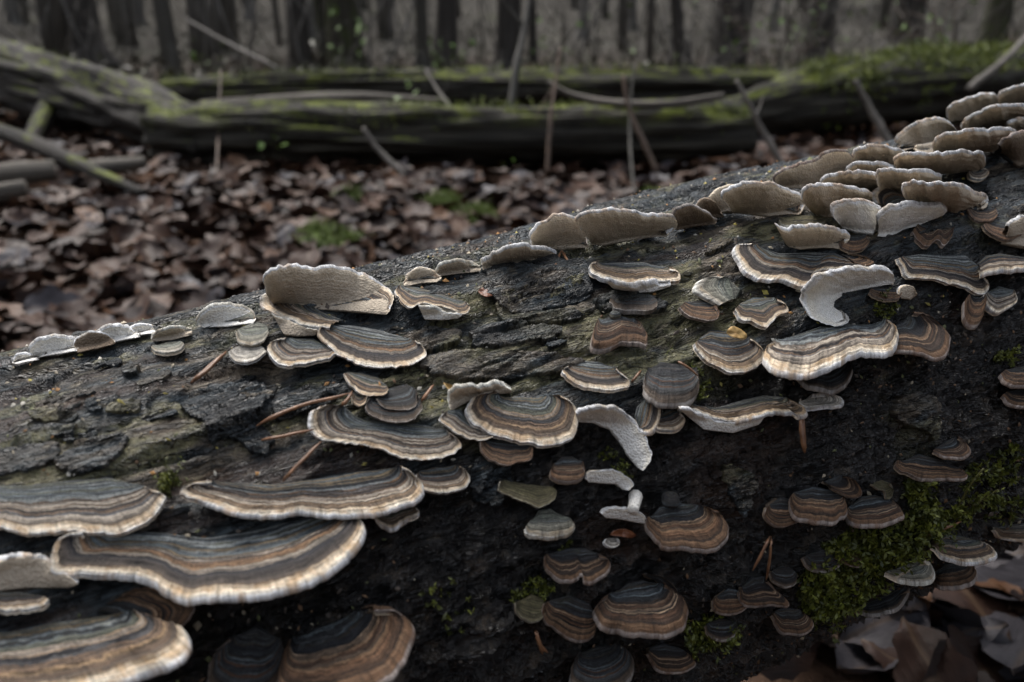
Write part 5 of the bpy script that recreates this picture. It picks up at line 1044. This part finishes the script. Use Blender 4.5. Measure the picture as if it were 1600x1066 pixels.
stick('thin brown stalk in front of the sloping trunk', [aim(345, 110, 2.6), aim(342, 190, 2.4), aim(338, 285, 2.15)], .003, .004, BRN)
# twiggy undergrowth: each bush a thing of its own
def bush(label, px, base_y, depth, h, nst, mat, seed, nleaf=0, spread=.5, lsz=.02):
    r = random.Random(seed); b = at(px, base_y, depth); b[2] = ground_z(b[0], b[1]); root = empty('shrub', b); tag(root, label, 'shrub'); bpy.context.view_layer.update()
    tips = []
    for k in range(nst):
        a = r.uniform(0, 6.28); l = h * r.uniform(.6, 1.2); e_ = np.array([math.cos(a) * spread, math.sin(a) * spread, 1.0]); P = [b + np.array([r.uniform(-.02, .02), r.uniform(-.02, .02), -.01])]
        for q in range(1, 5): P.append(P[0] + e_ * l * q / 4 + np.array([r.gauss(0, .04), r.gauss(0, .04), -.05 * spread * q * q / 16]) * l)
        P = catmull(np.array(P), 14); V, Qd, T3 = tube_np(P, np.linspace(.006, .002, 14) * (h / .8), 5); link('stem', mesh_mix('stem', V, Qd, T3), root, mat)
        for q in range(3):
            p0 = P[r.randint(5, 12)]; p1 = p0 + np.array([r.gauss(0, .16), r.gauss(0, .16), r.uniform(0, .15)]) * h; V, Qd, T3 = tube_np(np.linspace(p0, p1, 5), np.linspace(.003, .001, 5) * (h / .8), 4); link('twig', mesh_mix('twig', V, Qd, T3), root, mat); tips += [p0, p1, (p0 + p1) / 2]
    if nleaf:
        Vs, Qs = [], []; off = 0
        for k in range(nleaf):
            V, U, Qd = SHAPES[r.randint(0, 7)]; p = tips[r.randrange(len(tips))] + np.array([r.gauss(0, .02), r.gauss(0, .02), r.gauss(0, .02)]); Vs.append(V * lsz * r.uniform(.6, 1.4) @ rotm(r.uniform(-1, 1), r.uniform(-1, 1), r.uniform(0, 6.28)).T + p); Qs.append(Qd + off); off += len(V)
        link('foliage', mesh_np('foliage', np.concatenate(Vs), np.concatenate(Qs)), root, GRN)
BU = [('sprouting green seedling against the long low trunk', 675, 170, 2.9, .28, 4, DRK, 1, 14, .3, .022), ('leafy green sprig at the foot of the sloping trunk', 415, 240, 2.25, .12, 2, DRK, 2, 5, .3, .025), ('loose bare shrub with green buds beside the broad dark tree', 1180, 120, 4.6, .75, 9, DRK, 3, 40, .7, .03),
      ('bare twiggy shrub behind the heaped mossy trunk', 1330, 110, 5.0, .8, 9, PALE, 4, 24, .8, .03), ('brown-stemmed shrub with green tips behind the heaped mossy trunk', 1500, 105, 5.2, .8, 9, BRN, 5, 34, .8, .032), ('grey tangle of twigs behind the far end of the second trunk', 1060, 118, 4.8, .5, 10, PALE, 6, 8, 1.1, .025),
      ('small green-leaved shrub by a close pair of black trees', 705, 112, 6.0, .35, 6, DRK, 7, 30, .5, .04), ('green-leaved shoots beside the mossy green tree', 560, 110, 6.3, .5, 4, DRK, 8, 22, .4, .045), ('lone green sprout on the rise behind the sloping trunk', 320, 110, 6.5, .45, 2, DRK, 9, 9, .2, .05),
      ('sparse pale bush without leaves near the lone green sprout', 210, 105, 7.5, .6, 6, PALE, 10, 0, .6), ('leafy shoot behind the slim dark sapling', 860, 100, 6.8, .55, 5, DRK, 11, 26, .6, .045), ('low green bush at the far end of the heaped mossy trunk', 1585, 130, 3.6, .25, 6, DRK, 12, 36, .6, .03), ('scrubby bush between the broad dark tree and the black one', 1220, 100, 6.5, .7, 8, BRN, 13, 30, .8, .04),
      ('tangled dark bush behind the thick pale leaning stem', 1430, 98, 7.5, .9, 10, DRK, 14, 20, .9, .04)]
for b_ in BU: bush(*b_)
# moss cushions on the litter
CUSH = simple_mat('moss_cushion', (0.035, 0.055, 0.008), (0.10, 0.15, 0.018), 60, 0.8, 0.6, .004)
def cushion(label, px, py, w):
    c = gp(px, py); r = w / F * np.linalg.norm(c - CAM) / 2; root = empty('moss_cushion', c); tag(root, label, 'moss'); bpy.context.view_layer.update()
    link('mound', ball('mound', c + np.array([0, 0, .012]), r, .5, int(px)), root, CUSH)
    q = np.random.default_rng(int(px)); ph = q.uniform(0, 6.28, 260); el = q.uniform(.1, 1.57, 260); nn = np.stack([np.cos(ph) * np.cos(el), np.sin(ph) * np.cos(el), np.sin(el)], -1)
    v, qd, cc = leaf_tufts(c + np.array([0, 0, .012]) + nn * r * np.array([1, 1, .5]), nn, .008, 8, 9, (.05, .075, .01), (.14, .20, .022)); o = link('moss_shoots', mesh_np('moss_shoots', v, qd, False, {'cc': ('FLOAT_COLOR', cc)}), root, MOSS); o['kind'] = 'stuff'
cushion('largest bright green moss cushion on the litter behind the log', 500, 388, 78); cushion('low moss cushion touching the largest one', 545, 398, 50); cushion('dark green moss cushion further back by the fine stick', 545, 320, 36); cushion('green moss cushion behind the long upturned bracket', 1018, 322, 36); cushion('low dark moss patch in the litter under the leaning pale stick', 690, 330, 50); cushion('low moss patch behind the round upturned bracket', 745, 352, 56)

# ------------------------------------------------------------------ standing trees
TB = bark_mat('tree_bark', (0.016, 0.014, 0.012), (0.05, 0.044, 0.038), 0.0, .5); TM = bark_mat('mossy_tree_bark', (0.015, 0.014, 0.010), (0.045, 0.04, 0.028), 1.0, .5, ((.025, .035, .008), (.06, .08, .015))); TG = bark_mat('hazed_tree_bark', (0.07, 0.066, 0.06), (0.125, 0.118, 0.108), 0.0, .5)  # TG stands in for haze: far trunks greyed in the bark colour
def tree(label, px, wpx, base_y, mat, seed, lean=0.0, height=9.0, group=None):
    b = gp(px, base_y); b[2] = ground_z(b[0], b[1]) - .05; dist = np.linalg.norm(b - CAM); r0 = wpx / F * dist / 2; q = random.Random(seed)
    root = empty('tree', b); tag(root, label, 'tree', group); bpy.context.view_layer.update()
    pts = [b + np.array([lean * k * height / 6 + q.gauss(0, .03) * k, q.gauss(0, .03) * k, height * k / 6]) for k in range(7)]
    zs = np.array([0, .02, .06, .2, .6, 1.0]); 
    link('trunk', trunk_mesh('trunk', pts, [r0 * 1.35, r0 * 1.0, r0 * .95, r0 * .85, r0 * .7, r0 * .5, r0 * .25], 48, 16, seed, .12, .12), root, mat)
    fl_ = trunk_mesh('root_flare', [b + np.array([0, 0, h_]) for h_ in (0, .05, .12, .22, .36)], [r0 * 2.1, r0 * 1.75, r0 * 1.4, r0 * 1.2, r0 * .98], 14, 16, seed + 2, .3, .5, closed=False); link('root_flare', fl_, root, mat)
    Vs, Qs, Ts = [], [], []; off = 0
    for k in range(16):
        f = q.uniform(.35, 1); i = min(5, int(f * 6)); p0 = pts[i] + (pts[i + 1] - pts[i]) * (f * 6 - i) if i < 6 else pts[6]; a = q.uniform(0, 6.28); l = height * q.uniform(.12, .28) * (1.2 - f * .6)
        p1 = p0 + np.array([math.cos(a) * .5, math.sin(a) * .5, .35]) * l; p2 = p0 + np.array([math.cos(a) * .9, math.sin(a) * .9, .9]) * l
        V, Qd, T3 = tube_np(catmull([p0, p1, p2], 8), np.linspace(r0 * .3, r0 * .06, 8), 5); Vs.append(V); Qs.append(Qd + off); Ts.append(T3 + off); off += len(V)
        for m_ in range(3):
            s0 = p0 + (p2 - p0) * q.uniform(.4, 1); s1 = s0 + np.array([q.gauss(0, .4), q.gauss(0, .4), q.uniform(.1, .6)]) * l * .6; V, Qd, T3 = tube_np(np.linspace(s0, s1, 4), np.linspace(r0 * .1, r0 * .03, 4), 4); Vs.append(V); Qs.append(Qd + off); Ts.append(T3 + off); off += len(V)
    V = np.concatenate(Vs); link('crown', mesh_mix('crown', V, np.concatenate(Qs), np.concatenate(Ts), True, {'lc': ('FLOAT_VECTOR', V)}), root, mat)
TR = [('thinner dark tree of a close pair behind the sloping trunk', 103, 24, 102, TB, 1), ('thicker dark tree of a close pair behind the sloping trunk', 143, 32, 106, TB, 2), ('slim black tree leaning slightly behind the end of the sloping trunk', 274, 19, 131, DRK, 3, -.02),
      ('brown tree with a narrow pale neighbour, near the mossy green tree', 472, 24, 108, TB, 4), ('thick mossy green tree', 541, 42, 117, TM, 5), ('thin mossy stem beside the thick mossy green tree', 509, 13, 104, TM, 6), ('straight black tree, slimmer of a close black pair', 662, 15, 116, DRK, 7), ('black tree, thicker of a close black pair', 697, 25, 113, TB, 8, .01),
      ('dark tree behind the slim dark sapling', 793, 30, 108, TB, 9), ('narrow dark tree just behind the slim dark sapling', 832, 10, 100, TB, 10), ('broadest dark tree, behind the grey tangle of twigs', 1135, 42, 118, TB, 11), ('black tree behind the heaped mossy trunk', 1272, 30, 108, TB, 12), ('slender strongly leaning tree', 1068, 14, 122, TB, 13, -.16), ('dim thick tree behind the heaped mossy trunk', 1405, 34, 98, TB, 14), ('mossy tree by the low green bush', 1545, 26, 100, TM, 15),
      ('pale grey tree behind the sloping trunk, before its close dark pair', 35, 12, 88, TG, 16), ('pale grey thin tree between the dark close pair and slim black tree', 228, 9, 86, TG, 17), ('pale stem behind the brown tree', 492, 9, 90, TG, 18), ('pale slim tree with a bend between the black pair and the mossy tree', 610, 10, 88, TG, 19, .03), ('pale grey tree between the sapling and the leaning tree', 910, 12, 88, TG, 20), ('pale grey thin tree beside the slender leaning tree', 985, 10, 86, TG, 21), ('pale thin tree between the broadest dark tree and the black one', 1200, 10, 88, TG, 22), ('faint tree in the gap beside the slim black one', 330, 10, 85, TG, 23), ('faint slim tree near the lone green sprout', 395, 9, 84, TG, 24)]
for t_ in TR: tree(*t_[:6], **({'lean': t_[6]} if len(t_) > 6 else {}))
# scrubby undergrowth on the forest floor between the trees
q2 = np.random.default_rng(77); na = 2600; a_ = q2.uniform(-1.0, 1.0, na); d_ = q2.uniform(4.5, 20, na); ux, uy = d_ * np.sin(a_), d_ * np.cos(a_)
AP = np.stack([ux, uy, ground_z(ux, uy) - .02], -1); v, q_, c = leaf_tufts(AP, np.tile([0, 0, 1.0], (na, 1)), .10, 9, 78, (0.03, 0.024, 0.016), (0.075, 0.075, 0.04))
o = link('undergrowth', mesh_np('undergrowth', v, q_, False, {'cc': ('FLOAT_COLOR', c)}), None, MOSS); tag(o, 'low brown and green undergrowth between the trees', 'undergrowth', kind='stuff')
# far wood closing the view all round
Vs, Qs, Ts, Us = [], [], [], []; off = 0; q = random.Random(99)
for k in range(1050):
    a = q.uniform(0, 6.28); d = q.uniform(9.5, 42) if q.random() < .8 else q.uniform(42, 56)
    x, y = d * math.sin(a), d * math.cos(a)
    if d < 13 and abs(math.atan2(x, y)) < .75 and q.random() < .6: continue
    z = float(ground_z(np.array(x), np.array(y))); h = q.uniform(7, 15); r0 = q.uniform(.03, .16); ln_ = q.gauss(0, .05)
    P = np.array([[x + ln_ * h * f + q.gauss(0, .04), y + q.gauss(0, .04), z - .1 + h * f] for f in (0, .15, .35, .6, 1.0)])
    V, Qd, T3 = tube_np(P, np.array([1.15, 1, .9, .7, .25]) * r0, 6); Vs.append(V); Qs.append(Qd + off); Ts.append(T3 + off); off += len(V)
    for m_ in range(4):
        f = q.uniform(.12, 1); p0 = np.array([x + ln_ * h * f, y, z + h * f]); p1 = p0 + np.array([q.gauss(0, 1), q.gauss(0, 1), q.uniform(.2, 1.4)]) * h * .13; V, Qd, T3 = tube_np(np.linspace(p0, p1, 3), np.array([.3, .2, .06]) * r0, 4); Vs.append(V); Qs.append(Qd + off); Ts.append(T3 + off); off += len(V)
for k in range(2200):
    a = q.uniform(0, 6.28); d = q.uniform(7, 30); x, y = d * math.sin(a), d * math.cos(a); z = float(ground_z(np.array(x), np.array(y))); h = q.uniform(.5, 3.5); r0 = q.uniform(.004, .016)
    p0 = np.array([x, y, z - .05]); p1 = p0 + np.array([q.gauss(0, .25) * h, q.gauss(0, .25) * h, h]); pm = (p0 + p1) / 2 + np.array([q.gauss(0, .1), q.gauss(0, .1), 0]) * h
    V, Qd, T3 = tube_np(catmull([p0, pm, p1], 5), np.linspace(r0, r0 * .3, 5), 4); Vs.append(V); Qs.append(Qd + off); Ts.append(T3 + off); off += len(V)
V = np.concatenate(Vs); o = link('far_wood', mesh_mix('far_wood', V, np.concatenate(Qs), np.concatenate(Ts), True, {'lc': ('FLOAT_VECTOR', V)}), None, TG)
tag(o, 'haze-tinted grey mass of bare trunks far back in the wood', 'woodland', kind='stuff')
bpy.context.view_layer.update()
